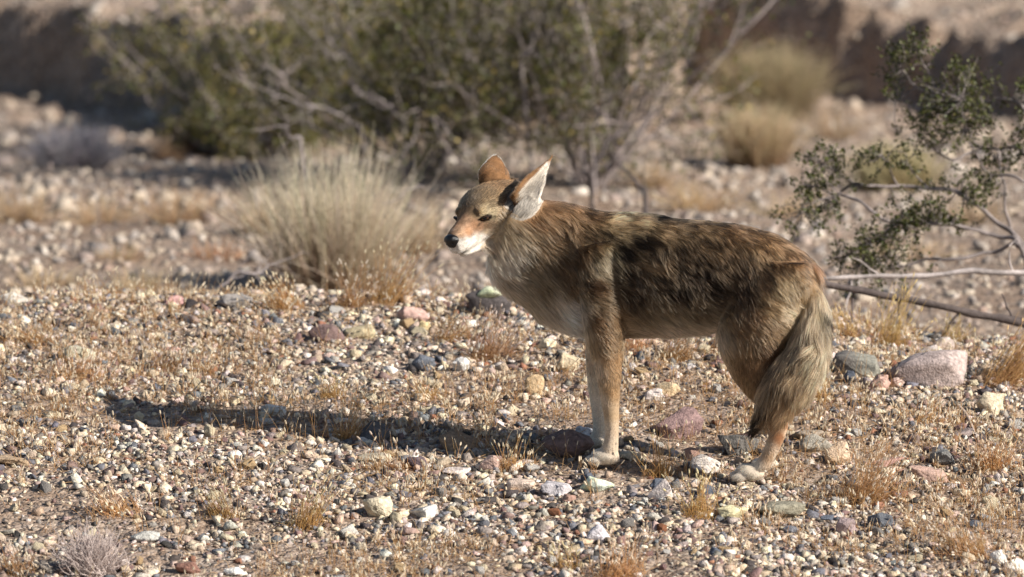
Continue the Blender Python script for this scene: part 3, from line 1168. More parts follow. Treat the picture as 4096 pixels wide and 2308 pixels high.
# big individual rocks: x, y, width, height in the 2576 grid, colour, shape, flatness, label
ROCKS = [
    (1705, 1108, 132, 88, (152, 118, 116), 'a', .75, 'purple brown angular boulder between the coyote\'s front and hind legs'),
    (1858, 1145, 98, 62, (112, 108, 104), 'b', .6, 'dark grey flat topped block just left of the hind paw'),
    (1778, 1192, 88, 52, (226, 212, 200), 'a', .7, 'whitish pink rock leaning below the dark grey block'),
    (2345, 975, 212, 104, (186, 164, 158), 'r', .62, 'largest boulder, pinkish grey and rounded, near the right edge'),
    (2165, 945, 124, 62, (150, 148, 134), 'b', .5, 'greenish grey slab between the coyote\'s tail and the largest boulder'),
    (2375, 878, 64, 34, (186, 164, 152), 'r', .6, 'pinkish grey stone showing behind the top of the largest boulder'),
    (2212, 985, 62, 42, (206, 160, 142), 'r', .7, 'salmon pink stone at the left foot of the largest boulder'),
    (2257, 975, 38, 30, (214, 180, 166), 'r', .7, 'small pale pink stone touching the largest boulder'),
    (2055, 1140, 92, 46, (176, 166, 148), 'b', .55, 'grey tan squared block right of the hock'),
    (2035, 1108, 86, 34, (160, 142, 122), 'a', .5, 'tan flat stone lying behind the grey tan squared block'),
    (2108, 1168, 64, 60, (222, 188, 152), 'a', .8, 'pale orange stone right of the grey tan squared block'),
    (1965, 1312, 128, 52, (150, 144, 122), 'r', .42, 'loaf shaped grey green rock below the hind paw'),
    (1846, 1312, 84, 42, (222, 210, 158), 'a', .55, 'pale yellow rock left of the loaf shaped rock'),
    (2216, 1332, 68, 46, (98, 104, 114), 'r', .7, 'dark blue grey rounded stone in the lower right gravel'),
    (2130, 1348, 56, 48, (178, 152, 152), 'r', .75, 'mauve stone left of the dark blue grey rounded stone'),
    (2340, 1216, 106, 48, (194, 154, 136), 'b', .45, 'pinkish brown flat rock at mid right'),
    (2372, 1178, 72, 46, (140, 140, 138), 'a', .6, 'grey angular stone behind the pinkish brown flat rock'),
    (2228, 1184, 92, 32, (184, 138, 126), 'b', .35, 'thin reddish pink slab right of the big grass tuft'),
    (1225, 748, 118, 78, (92, 84, 84), 'a', .75, 'dark angular rock on the crest below the coyote\'s chin'),
    (1232, 726, 64, 34, (206, 212, 176), 'a', .6, 'pale green lichened stone perched on the dark crest rock'),
    (590, 780, 104, 50, (156, 148, 142), 'r', .5, 'grey rounded rock on the crest, left of the pale bunchgrass'),
    (30, 770, 124, 48, (206, 196, 182), 'r', .45, 'pale rock on the crest at the left edge'),
    (436, 768, 52, 30, (206, 150, 146), 'a', .6, 'pink stone on the crest left of the grey rounded rock'),
    (1040, 812, 84, 46, (204, 160, 146), 'r', .6, 'salmon pink rock on the slope left of the chest'),
    (1066, 838, 40, 34, (212, 186, 128), 'r', .8, 'small mustard yellow stone below the salmon pink slope rock'),
    (905, 852, 80, 38, (206, 186, 140), 'b', .5, 'straw coloured block on the slope behind the shadow'),
    (820, 862, 92, 50, (128, 100, 96), 'r', .6, 'brown mauve rock left of the straw coloured block'),
    (1066, 936, 60, 50, (116, 124, 138), 'a', .7, 'blue grey stone on the slope left of the forelegs'),
    (1160, 934, 46, 38, (214, 210, 204), 'r', .75, 'white grey stone right of the blue grey slope stone'),
    (1345, 996, 54, 58, (206, 172, 124), 'a', .95, 'upright tan stone left of the forelegs'),
    (1160, 1136, 116, 56, (172, 134, 96), 'b', .5, 'orange brown flat rock lying in the coyote\'s shadow'),
    (945, 1116, 84, 62, (98, 98, 102), 'r', .7, 'dark rounded rock in the middle of the coyote\'s shadow'),
    (942, 1164, 96, 32, (212, 196, 164), 'r', .35, 'long cream stone at the lower edge of the shadow'),
    (1046, 1186, 58, 42, (104, 86, 94), 'a', .7, 'dark purple stone right of the long cream stone'),
    (1232, 1188, 54, 46, (206, 168, 152), 'r', .8, 'rosy stone below the orange brown shadowed rock'),
    (1060, 1306, 84, 40, (208, 206, 200), 'b', .4, 'pale wedge shaped flat stone in the lower middle gravel'),
    (950, 1308, 78, 62, (222, 206, 172), 'a', .75, 'cream angular rock left of the pale wedge'),
    (1147, 1198, 70, 24, (226, 206, 196), 'b', .35, 'whitish pink thin stone left of the rosy stone'),
    (1310, 1238, 74, 36, (220, 192, 172), 'b', .45, 'peach flat stone below the front paws'),
    (1400, 1246, 74, 36, (190, 184, 190), 'b', .45, 'lavender grey flat stone right of the peach flat stone'),
    (1500, 1242, 92, 46, (206, 218, 200), 'a', .5, 'mint green white lichened rock below the front paws'),
    (1662, 1258, 66, 58, (230, 214, 206), 'a', .8, 'whitish pink rock between the paws in the lower gravel'),
    (1505, 1366, 66, 52, (214, 208, 216), 'a', .75, 'lavender white rock at the bottom middle'),
    (1582, 1158, 66, 26, (206, 190, 160), 'r', .4, 'tan flat stone just right of the front paw'),
    (1428, 1160, 136, 82, (124, 100, 96), 'a', .6, 'dark mauve rock behind the front paws in shadow'),
    (690, 1044, 62, 30, (226, 222, 212), 'b', .45, 'white flat angular stone in the head\'s shadow'),
    (690, 974, 36, 30, (230, 220, 190), 'r', .8, 'round cream stone just above the head\'s shadow'),
    (365, 1366, 76, 36, (186, 184, 176), 'r', .45, 'smooth grey flat stone in the lower left gravel'),
    (470, 1446, 68, 40, (152, 104, 88), 'b', .5, 'red brown flat stone at the bottom left'),
    (590, 1450, 56, 28, (244, 240, 230), 'r', .5, 'bright white stone at the bottom edge'),
    (22, 1176, 104, 34, (192, 160, 122), 'b', .35, 'tan slab at the left edge'),
    (430, 886, 52, 20, (214, 158, 144), 'b', .4, 'pinkish red flat stone on the left slope'),
    (198, 912, 86, 46, (192, 186, 158), 'r', .55, 'pale mossy looking rock on the left slope'),
    (2514, 1424, 46, 46, (234, 228, 218), 'a', .9, 'white upright stone in the lower right corner'),
    (2560, 1450, 60, 50, (240, 234, 224), 'r', .7, 'white rounded stone cut by the right bottom corner'),
    (1430, 934, 60, 52, (206, 184, 146), 'r', .8, 'tan lumpy stone behind the forelegs'),
    (1376, 880, 50, 30, (230, 214, 176), 'r', .6, 'cream stone on the slope below the chest'),
    (1680, 1000, 64, 40, (216, 186, 140), 'r', .6, 'yellow tan stone behind the purple brown boulder'),
    (1646, 1016, 52, 36, (206, 190, 184), 'r', .7, 'pale grey pink stone touching the purple brown boulder'),
    (2490, 1046, 70, 66, (226, 206, 170), 'a', .85, 'cream tan angular rock below the largest boulder at the right'),
    (1468, 1100, 46, 34, (176, 188, 204), 'b', .7, 'bluish white squared stone behind the front paws'),
    (1990, 1345, 40, 22, (120, 122, 132), 'r', .6, 'dark slate pebble under the loaf shaped rock'),
    (2420, 1100, 60, 26, (150, 132, 128), 'b', .4, 'brown grey flat stone below the curved stick')]


def detail_rock(kind, seed):
    r = np.random.default_rng(seed)
    bm = bmesh.new()
    n = {'a': 14, 'b': 12, 'r': 22}[kind]
    p = unit(r.normal(size=(n, 3)))
    if kind == 'b':
        p = np.sign(p) * np.abs(p) ** .45
    elif kind == 'a':
        p = p * (1 - .3 * r.random((n, 1)))
    vs = [bm.verts.new(q) for q in p.tolist()]
    res = bmesh.ops.convex_hull(bm, input=vs)
    bmesh.ops.delete(bm, geom=[g for g in res['geom_interior'] if isinstance(g, bmesh.types.BMVert)], context='VERTS')
    bmesh.ops.bevel(bm, geom=bm.edges[:], offset=.10 if kind != 'r' else .2, segments=1, affect='EDGES', clamp_overlap=True)
    bmesh.ops.triangulate(bm, faces=bm.faces[:])
    bmesh.ops.subdivide_edges(bm, edges=bm.edges[:], cuts=2, use_grid_fill=True, smooth=.0)
    bmesh.ops.triangulate(bm, faces=bm.faces[:])
    if kind == 'r':
        for _ in range(3):
            bmesh.ops.smooth_vert(bm, verts=bm.verts[:], factor=.5, use_axis_x=True, use_axis_y=True, use_axis_z=True)
    bm.verts.index_update()
    V = np.array([v.co[:] for v in bm.verts])
    F = np.array([[v.index for v in f.verts] for f in bm.faces])
    bm.free()
    d = (vnoise(V + seed, 2.2, seed) - .5) * .22 + (vnoise(V + seed, 6., seed + 1) - .5) * .10 + (vnoise(V + seed, 15., seed + 2) - .5) * .05
    V = V * (1 + d)[:, None]
    V = V - (V.max(0) + V.min(0)) / 2
    return V / ((V.max(0) - V.min(0)) / 2), F


ROCK_SPOTS = []
for i, (px, py, w, h, c, kind, flat, label) in enumerate(ROCKS):
    g = ground_at(*D(px, min(py, 1458)), y0=-1.6)
    if g[1] > 1.55:           # stands on the crest itself
        q = at_depth(*D(px, py), 1.34)
        g = np.array([q[0], 1.34, terrain(q[:1], np.array([1.34]))[0]])
    dep = (g - CAM) @ FWD
    m_px = SPAN / DIST * dep / 2576
    V, F = detail_rock(kind, 300 + i * 7)
    ww = w * m_px / 2
    dd_ = ww * (.70 if kind != 'b' else .75)
    hh_ = max(h * m_px * 1.04 - .36 * dd_, .45 * h * m_px)
    V = V * np.array([ww, dd_, hh_ * .62])
    an = r4.normal(0, .25)
    V = V @ np.array([[math.cos(an), math.sin(an), 0], [-math.sin(an), math.cos(an), 0], [0, 0, 1]])
    ti = r4.normal(0, .08, 2)
    V[:, 2] += V[:, 0] * ti[0] + V[:, 1] * ti[1]
    V[:, 2] += hh_ * .38
    base = lin(c)
    base = base * .72 + .28 * base.mean() * np.array([1.10, 1.0, .88])
    nz_ = vnoise(V, 40., i) * .6 + vnoise(V, 120., i + 1) * .4
    tint = base[None] * (.80 + .36 * nz_)[:, None] * .92
    if 'lichen' in label:
        lichen_shade = sstep(.5, .6, vnoise(V, 60., i + 9))[:, None]
        tint = tint * (1 - .6 * lichen_shade) + lin((196, 204, 160))[None] * .6 * lichen_shade
    if 'largest' in label:  # patchy shade painted into the tint of its left side
        lichen_shade = (sstep(.42, .6, vnoise(V, 22., i + 9)) * sstep(.25, -.55, V[:, 0] / ww))[:, None]
        tint = tint * (1 - .6 * lichen_shade) + lin((104, 92, 90))[None] * .6 * lichen_shade
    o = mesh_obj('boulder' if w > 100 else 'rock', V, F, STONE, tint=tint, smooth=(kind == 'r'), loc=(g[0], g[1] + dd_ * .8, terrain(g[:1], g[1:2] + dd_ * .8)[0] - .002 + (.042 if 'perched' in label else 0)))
    tag(o, label, 'rock', 'larger rocks lying on the gravel')
    ROCK_SPOTS.append((g[0], g[1] + dd_ * .8, ww * .85))
ROCK_SPOTS = np.array(ROCK_SPOTS)


def clear_of_rocks(X, Y, k=.75):
    ok = np.ones(len(X), bool)
    for (a, b, r) in ROCK_SPOTS:
        ok &= (X - a) ** 2 + ((Y - b) / .8) ** 2 > (r * k) ** 2
    return ok


# medium stones: the largest of the loose pebbles, each one an object
CN = [('cream', (226, 210, 178)), ('tan', (200, 170, 130)), ('pale grey', (204, 198, 190)), ('white', (238, 232, 222)), ('mid grey', (146, 140, 134)), ('blue grey', (118, 124, 136)),
      ('charcoal', (84, 78, 78)), ('mauve', (150, 120, 116)), ('pink', (210, 170, 152)), ('rust brown', (164, 112, 82))]
CW = np.array([.17, .18, .14, .07, .13, .09, .08, .07, .05, .02])
SHAPES = [('rounded', 'r', .7), ('flat', 'b', .4), ('angular', 'a', .75), ('egg shaped', 'r', .55)]
MED = []
for k, (sn_, kind, fl_) in enumerate(SHAPES):
    for j in range(3):
        MED.append((k, *detail_rock(kind, 900 + k * 10 + j)))
zones = [(0, 640, 1150, 1452, 'in the bottom left gravel'), (640, 1290, 1200, 1452, 'in the gravel below the shadow'), (1290, 1800, 1200, 1452, 'in the gravel below the front paws'),
         (1800, 2200, 1230, 1452, 'in the gravel below the hind paw'), (2200, 2576, 1040, 1452, 'in the bottom right gravel'), (2100, 2576, 830, 1040, 'near the largest boulder'),
         (1560, 2200, 900, 1230, 'on the ground behind the legs'), (900, 1560, 800, 1000, 'on the slope below the chest'), (900, 1560, 1000, 1200, 'in the coyote\'s shadow'),
         (250, 900, 990, 1160, 'around the head\'s shadow'), (0, 900, 860, 990, 'on the left slope'), (0, 900, 750, 860, 'on the left of the crest'), (900, 2576, 700, 900, 'along the crest')]
med_cache = {}
nmed = 0
used_labels = set()
med_spots = []
while nmed < 230:
    px, py = r4.random() * 2620 - 20, 755 + 700 * r4.random() ** .8
    g = ground_at(*D(px, py), y0=-1.3)
    if g[1] > 1.5 or not clear_of_rocks(g[:1], g[1:2], 1.0)[0]:
        continue
    size = float(np.clip(r4.lognormal(math.log(.0125), .28), .009, .024))
    if any((g[0] - a) ** 2 + (g[1] - b) ** 2 < (size + c) ** 2 for a, b, c in med_spots):
        continue
    med_spots.append((g[0], g[1], size))
    ci = int(r4.choice(len(CN), p=CW / CW.sum()))
    vi = int(r4.integers(0, len(MED)))
    k, V, F = MED[vi]
    key = (ci, vi)
    if key not in med_cache:
        base = lin(CN[ci][1]) * .92
        tint = base[None] * (.80 + .36 * (vnoise(V * .02, 80., ci) * .5 + vnoise(V * .02, 200., vi) * .5))[:, None]
        o = mesh_obj('stone', V * np.array([1, .78, SHAPES[k][2]]), F, STONE, tint=tint, smooth=SHAPES[k][1] == 'r')
        med_cache[key] = o.data
    else:
        o = link('stone', med_cache[key])
    o.location = (g[0], g[1], g[2] + size * SHAPES[k][2] * .45)
    o.scale = (size * (.9 + .3 * r4.random()), size * (.8 + .3 * r4.random()), size * (.85 + .3 * r4.random()))
    o.rotation_euler = (r4.normal(0, .2), r4.normal(0, .2), r4.random() * 6.28)
    zone = next((z[4] for z in zones if z[0] <= px < z[1] and z[2] <= py < z[3]), 'among the gravel at the edge of the picture')
    sz = 'tiny' if size < .0105 else ('small' if size < .0145 else 'larger')
    lab = f'{sz} {CN[ci][0]} {SHAPES[k][0]} stone {zone}'
    if lab in used_labels:
        order = np.argsort((ROCK_SPOTS[:, 0] - g[0]) ** 2 + (ROCK_SPOTS[:, 1] - g[1]) ** 2)
        for q in order[:4]:
            short = ROCKS[q][7]
            for w_ in (',', ' on ', ' in ', ' at ', ' between', ' just', ' below', ' left', ' right', ' near', ' lying', ' behind', ' leaning', ' showing', ' touching', ' perched', ' cut', ' under'):
                short = short.split(w_)[0]
            lab = f'{sz} {CN[ci][0]} {SHAPES[k][0]} stone nearest the {short}'
            if lab not in used_labels:
                break
    used_labels.add(lab)
    tag(o, lab, 'stone', 'loose stones scattered over the gravel')
    nmed += 1

# loose gravel, far too many to count
n = 74000
X = r4.random(n) * 3.1 - 1.68
Y = -1.25 + 3.0 * r4.random(n)
cl = vnoise(np.column_stack([X, Y]), 2.6, 31) * .6 + vnoise(np.column_stack([X, Y]), 7., 32) * .4
keep = (r4.random(n) < .22 + 1.0 * sstep(.34, .58, cl)) & clear_of_rocks(X, Y)
X, Y = X[keep], Y[keep]
size = np.clip(r4.lognormal(math.log(.0053), .58, len(X)), .0026, .020)
ci = r4.choice(len(PALC), len(X), p=PALW)
col = PALC[ci] * (.72 + .5 * r4.random((len(X), 1))) * (1 + .10 * (r4.random((len(X), 3)) - .5))
gravel = scatter_rocks('gravel', X, Y, size, np.clip(col, 0, .9), ROCKT, r4)
tag(gravel, 'mixed coloured gravel covering the near ground', 'gravel', kind='stuff')

# stones of the wash and the banks behind, out of focus
n = 34000
Y = 1.6 + 14.5 * r4.random(n) ** .8
X = (r4.random(n) - .5) * (3.4 + .22 * Y) - .1
size = np.clip(r4.lognormal(math.log(.0085), .62, n), .004, .05)
ci = r4.choice(len(PALC), n, p=PALW)
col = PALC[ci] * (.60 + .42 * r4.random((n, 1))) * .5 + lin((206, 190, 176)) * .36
far_gravel = scatter_rocks('wash_gravel', X, Y, size, np.clip(col, 0, .9), FARROCK, r4)
tag(far_gravel, 'blurred gravel and cobbles of the wash behind the crest', 'gravel', kind='stuff')

# ------------------------------------------------------------------ plants
STRAW = attr_mat('dry_straw', rough=.75, spec=.2, translucent=.25)
BARK = attr_mat('grey_bark', rough=.9, spec=.15, noise=.25, nscale=90., bump=.5, bscale=160.)
LEAF = attr_mat('creosote_leaf', rough=.5, spec=.35, translucent=.18)
r5 = np.random.default_rng(77)
STEMC, HEADC2 = lin((188, 146, 100)), lin((222, 204, 176))


def seed_stems(base, hgt, rng, lean=.35, rad=.00045, head=.0018, heads=True, stem=STEMC, top=HEADC2):
    """base (n,3); dry annual stems with a woolly seed spike at the tip"""
    n = len(base)
    az = rng.random(n) * 2 * math.pi
    ln_ = np.abs(rng.normal(0, lean, n))
    dr = np.column_stack([np.cos(az) * ln_, np.sin(az) * ln_, np.ones(n)])
    dr = unit(dr)
    side = np.column_stack([np.cos(az + rng.normal(0, .8, n)), np.sin(az + rng.normal(0, .8, n)), np.zeros(n)])
    hl = .010 * (.7 + .6 * rng.random(n)) / hgt
    T = np.stack([np.zeros(n), np.full(n, .35), np.full(n, .7), 1 - hl * 1.05, 1 - hl * .9, 1 - hl * .35, np.ones(n)], 1)
    curve = rng.normal(0, .18, n)
    P = base[:, None, :] + dr[:, None, :] * (T * hgt[:, None])[:, :, None] + side[:, None, :] * (curve[:, None] * hgt[:, None] * T ** 2)[:, :, None]
    hr = head * (.6 + .6 * rng.random(n)) if heads else np.full(n, rad * .8)
    hr = np.where(rng.random(n) < .62, hr, rad * .8)
    R = np.stack([np.full(n, rad), np.full(n, rad), np.full(n, rad * .8), np.full(n, rad * .8), hr * .85, hr, hr * .25], 1)
    v = (.7 + .5 * rng.random(n))[:, None]
    sc = stem[None] * v * (1 + .12 * (rng.random((n, 3)) - .5))
    hc = top[None] * (.75 + .35 * rng.random(n))[:, None]
    C = np.stack([sc * .8, sc, sc, sc, hc, hc, hc], 1)
    return P, R, np.clip(C, 0, .9)


# the dry carpet between the stones
n = 5200
cx = r5.random(n) * 3.1 - 1.68
cy = -1.2 + 2.9 * r5.random(n)
dn = vnoise(np.column_stack([cx, cy]), 2.1, 91) * .55 + vnoise(np.column_stack([cx, cy]), 6., 92) * .45
keep = r5.random(n) < .10 + 1.1 * sstep(.45, .66, dn)
cx, cy = cx[keep], cy[keep]
k = r5.integers(2, 7, len(cx))
bx_, by_ = np.repeat(cx, k), np.repeat(cy, k)
bx_ = bx_ + r5.normal(0, .008, len(bx_))
by_ = by_ + r5.normal(0, .008, len(by_))
hg = np.repeat(.022 + .05 * r5.random(len(cx)) ** 1.6, k) * (.6 + .6 * r5.random(len(bx_)))
base = np.column_stack([bx_, by_, terrain(bx_, by_) - .002])
P1, R1, C1 = seed_stems(base, hg, r5, lean=.45)
o = link('dry_annual_plants', curves_data('dry_annual_plants', P1, R1, C1, STRAW))
tag(o, 'low dry seed stems growing all over the gravel', 'dry plants', kind='stuff')

# fine tangled litter lying on the ground
n = 26000
lx = r5.random(n) * 3.1 - 1.68
ly = -1.2 + 2.9 * r5.random(n)
dn = vnoise(np.column_stack([lx, ly]), 2.1, 91) * .55 + vnoise(np.column_stack([lx, ly]), 6., 92) * .45
keep = r5.random(n) < .06 + 1.1 * sstep(.42, .66, dn)
lx, ly = lx[keep], ly[keep]
n = len(lx)
a = r5.random(n) * 6.283
el = np.abs(r5.normal(0, .45, n))
L = .010 + .028 * r5.random(n)
d = np.column_stack([np.cos(a) * np.cos(el), np.sin(a) * np.cos(el), np.sin(el)])
sd = np.column_stack([-np.sin(a), np.cos(a), r5.normal(0, .6, n)])
b0 = np.column_stack([lx, ly, terrain(lx, ly) + .002])
T = np.array([0, .5, 1.0])
P = b0[:, None, :] + d[:, None, :] * (T[None, :] * L[:, None])[:, :, None] + sd[:, None, :] * ((r5.normal(0, .35, n) * L)[:, None] * (T * (1 - T) * 4)[None])[:, :, None]
R = np.full((n, 3), .00048) * (.6 + .7 * r5.random((n, 1)))
C = (lin((180, 146, 108))[None] * (.55 + .8 * r5.random((n, 1))))[:, None, :].repeat(3, 1)
o = link('dry_litter', curves_data('dry_litter', P, R, np.clip(C, 0, .9), STRAW))
tag(o, 'orange tan dry plant litter tangled between the pebbles', 'litter', kind='stuff')

# individual tufts: x, y of the foot in the 2576 grid, height px, spread px, stems, kind, label
TUFTS = [
    (872, 1108, 125, 60, 70, 's', 'orange brown seed stem tuft standing in the head\'s shadow'),
    (1236, 905, 130, 95, 160, 's', 'dense golden tuft on the slope below the coyote\'s chest'),
    (1120, 860, 90, 70, 60, 's', 'sparse golden tuft left of the dense chest tuft'),
    (1700, 905, 95, 80, 120, 's', 'golden tuft seen under the belly'),
    (1830, 880, 100, 80, 110, 's', 'straw tuft seen under the rear of the belly'),
    (1600, 880, 80, 60, 70, 's', 'short straw tuft right behind the forelegs'),
    (1655, 1200, 150, 60, 46, 's', 'upright seed head cluster between front paw and whitish rock'),
    (1290, 1180, 110, 70, 40, 's', 'thin seed stems left of the front paws'),
    (1010, 1180, 100, 70, 36, 's', 'thin seed stems beside the dark purple stone'),
    (2165, 1265, 180, 110, 150, 's', 'big orange grass tuft right of the hind paw'),
    (2435, 1400, 150, 120, 120, 's', 'orange grass tuft with spreading stems at lower right'),
    (2230, 865, 160, 80, 90, 'g', 'tall straw grass behind the coyote\'s tail'),
    (2140, 850, 90, 60, 60, 'g', 'short straw grass touching the coyote\'s tail'),
    (2520, 960, 170, 110, 180, 'g', 'yellowish straw clump at the right edge'),
    (2400, 860, 70, 70, 60, 'g', 'brown straw clump under the fallen branch'),
    (770, 1330, 130, 70, 80, 's', 'orange tuft in the lower left middle gravel'),
    (560, 1300, 90, 80, 80, 's', 'low orange tuft left of the cream angular rock'),
    (300, 1290, 80, 100, 90, 's', 'low wide orange tuft in the lower left'),
    (1560, 1452, 120, 110, 110, 's', 'pale seed head clump at the bottom middle'),
    (1760, 1300, 120, 90, 70, 's', 'orange stems beside the pale yellow rock'),
    (970, 760, 150, 90, 130, 's', 'tall pale seed stems on the crest left of the chin'),
    (880, 770, 130, 70, 90, 's', 'brown seed stems on the crest below the bunchgrass'),
    (720, 775, 95, 90, 110, 's', 'russet seed stems on the crest right of the grey rounded rock'),
    (1080, 1000, 80, 70, 50, 's', 'thin stems below the blue grey slope stone'),
    (830, 1000, 70, 60, 50, 's', 'short stems at the upper edge of the shadow'),
    (200, 950, 80, 120, 120, 's', 'brown tuft at the foot of the pale mossy looking rock'),
    (420, 930, 70, 110, 100, 's', 'brown tuft on the left slope beside the pinkish red stone'),
    (80, 860, 60, 110, 90, 's', 'low brown tuft on the far left slope'),
    (2060, 1010, 90, 60, 50, 's', 'thin stems right of the tail tip'),
    (2330, 1060, 70, 70, 50, 's', 'thin stems below the largest boulder'),
    (2500, 1180, 110, 90, 110, 's', 'russet tuft at the right edge below the cream tan rock'),
    (1420, 1430, 80, 80, 50, 's', 'straw stems left of the bottom middle clump'),
    (1960, 1210, 60, 40, 24, 's', 'few stems growing just behind the hind paw'),
    (40, 1440, 90, 90, 80, 's', 'orange tuft in the lower left corner'),
    (1750, 800, 60, 60, 40, 's', 'short crest tuft hidden behind the belly')][:-1]
for px, py, h, w, ns, kind, label in TUFTS:
    g = ground_at(*D(px, min(py, 1462)), y0=-1.5)
    m_px = SPAN / DIST * ((g - CAM) @ FWD) / 2576
    H, W = h * m_px, w * m_px * .5
    q = r5.normal(0, 1, (ns, 2)) * W * .55
    base = np.column_stack([q[:, 0], q[:, 1] * .8, np.zeros(ns)])
    base[:, 2] = terrain(base[:, 0] + g[0], base[:, 1] + g[1]) - g[2] - .002
    hg = H * (.35 + .75 * r5.random(ns))
    if kind == 's':
        P, R, C = seed_stems(base, hg, r5, lean=.36 + .35 * W / H)
    else:
        P, R, C = seed_stems(base, hg, r5, lean=.25, heads=True, head=.0016, stem=lin((206, 168, 110)), top=lin((226, 196, 140)))
    # fuzz at the foot
    nf = int(ns * 1.6)
    q = r5.normal(0, 1, (nf, 2)) * W * .5
    fb = np.column_stack([q, np.zeros(nf)])
    fb[:, 2] = terrain(fb[:, 0] + g[0], fb[:, 1] + g[1]) - g[2] - .002
    P2, R2, C2 = seed_stems(fb, np.maximum(H * (.12 + .22 * r5.random(nf)), .012), r5, lean=.9, heads=False, stem=lin((186, 142, 92)), top=lin((204, 164, 112)))
    wind = r5.normal(0, .30, 2)                 # each tuft leans and fades in its own way
    for Q_ in (P, P2):
        hz_ = np.maximum(Q_[:, :, 2], 0)
        Q_[:, :, 0] += wind[0] * hz_
        Q_[:, :, 1] += wind[1] * hz_
    flat_ = r5.random(len(P)) < .22             # broken stems lying over
    P[flat_, :, 2] = P[flat_, :1, 2] + (P[flat_, :, 2] - P[flat_, :1, 2]) * .3
    fade = (.72 + .5 * r5.random()) * np.array([1, 1 + .025 * r5.normal(), 1 + .07 * r5.normal()])
    C, C2 = np.clip(C * fade, 0, .85), np.clip(C2 * fade, 0, .85)
    o = link('dry_tuft', curves_data('dry_tuft', np.concatenate([P, P2]), np.concatenate([R, R2]), np.concatenate([C, C2]), STRAW), loc=g)
    tag(o, label, 'dry grass', 'dry tufts on the gravel')


def tubes(paths, sides=6):
    """paths: list of (points (k,3), radii (k,)) -> one mesh V, F"""
    V, F, off = [], [], 0
    an = np.arange(sides) * 2 * math.pi / sides
    for pts, rad in paths:
        pts = np.asarray(pts, float)
        tg = unit(np.gradient(pts, axis=0))
        ref = np.where(np.abs(tg[:, 2:3]) > .9, np.array([[1., 0, 0]]), np.array([[0, 0, 1.]]))
        u_ = unit(np.cross(tg, ref))
        v_ = np.cross(tg, u_)
        rings = pts[:, None, :] + np.asarray(rad)[:, None, None] * (np.cos(an)[None, :, None] * u_[:, None, :] + np.sin(an)[None, :, None] * v_[:, None, :])
        k = len(pts)
        V.append(rings.reshape(-1, 3))
        i = np.arange(k - 1)[:, None] * sides
        j = np.arange(sides)[None]
        jn = (j + 1) % sides
        F.append((np.stack([i + j, i + jn, i + sides + jn, i + sides + j], -1).reshape(-1, 4)) + off)
        off += k * sides
    return np.vstack(V), np.vstack(F)


def leaf_mesh(ctr, axis_, size, rng, col):
    """small folded leaf pairs: two triangles each side of a midrib"""
    n = len(ctr)
    a = unit(axis_)
    b = unit(np.cross(a, rng.normal(size=(n, 3))))
    c = np.cross(a, b)
    L, W = size[:, None] * 1.0, size[:, None] * .42
    fold = .35
    p0 = ctr
    p1 = ctr + a * L * .5 + b * W + c * W * fold
    p2 = ctr + a * L
    p3 = ctr + a * L * .5 - b * W + c * W * fold
    V = np.stack([p0, p1, p2, p3], 1).reshape(-1, 3)
    i = np.arange(n)[:, None] * 4
    F = np.concatenate([i + np.array([[0, 1, 2]]), i + np.array([[0, 2, 3]])]).reshape(-1, 3)
    return V, F, np.repeat(col, 4, axis=0)


def wander(p, d, L, k, rng, bend=.25, up=0.0):
    pts = [np.array(p, float)]
    d = unit(np.array(d, float))
    for _ in range(k):
        d = unit(d + rng.normal(0, bend, 3) + np.array([0, 0, up]))
        pts.append(pts[-1] + d * L / k)
    return np.array(pts), d


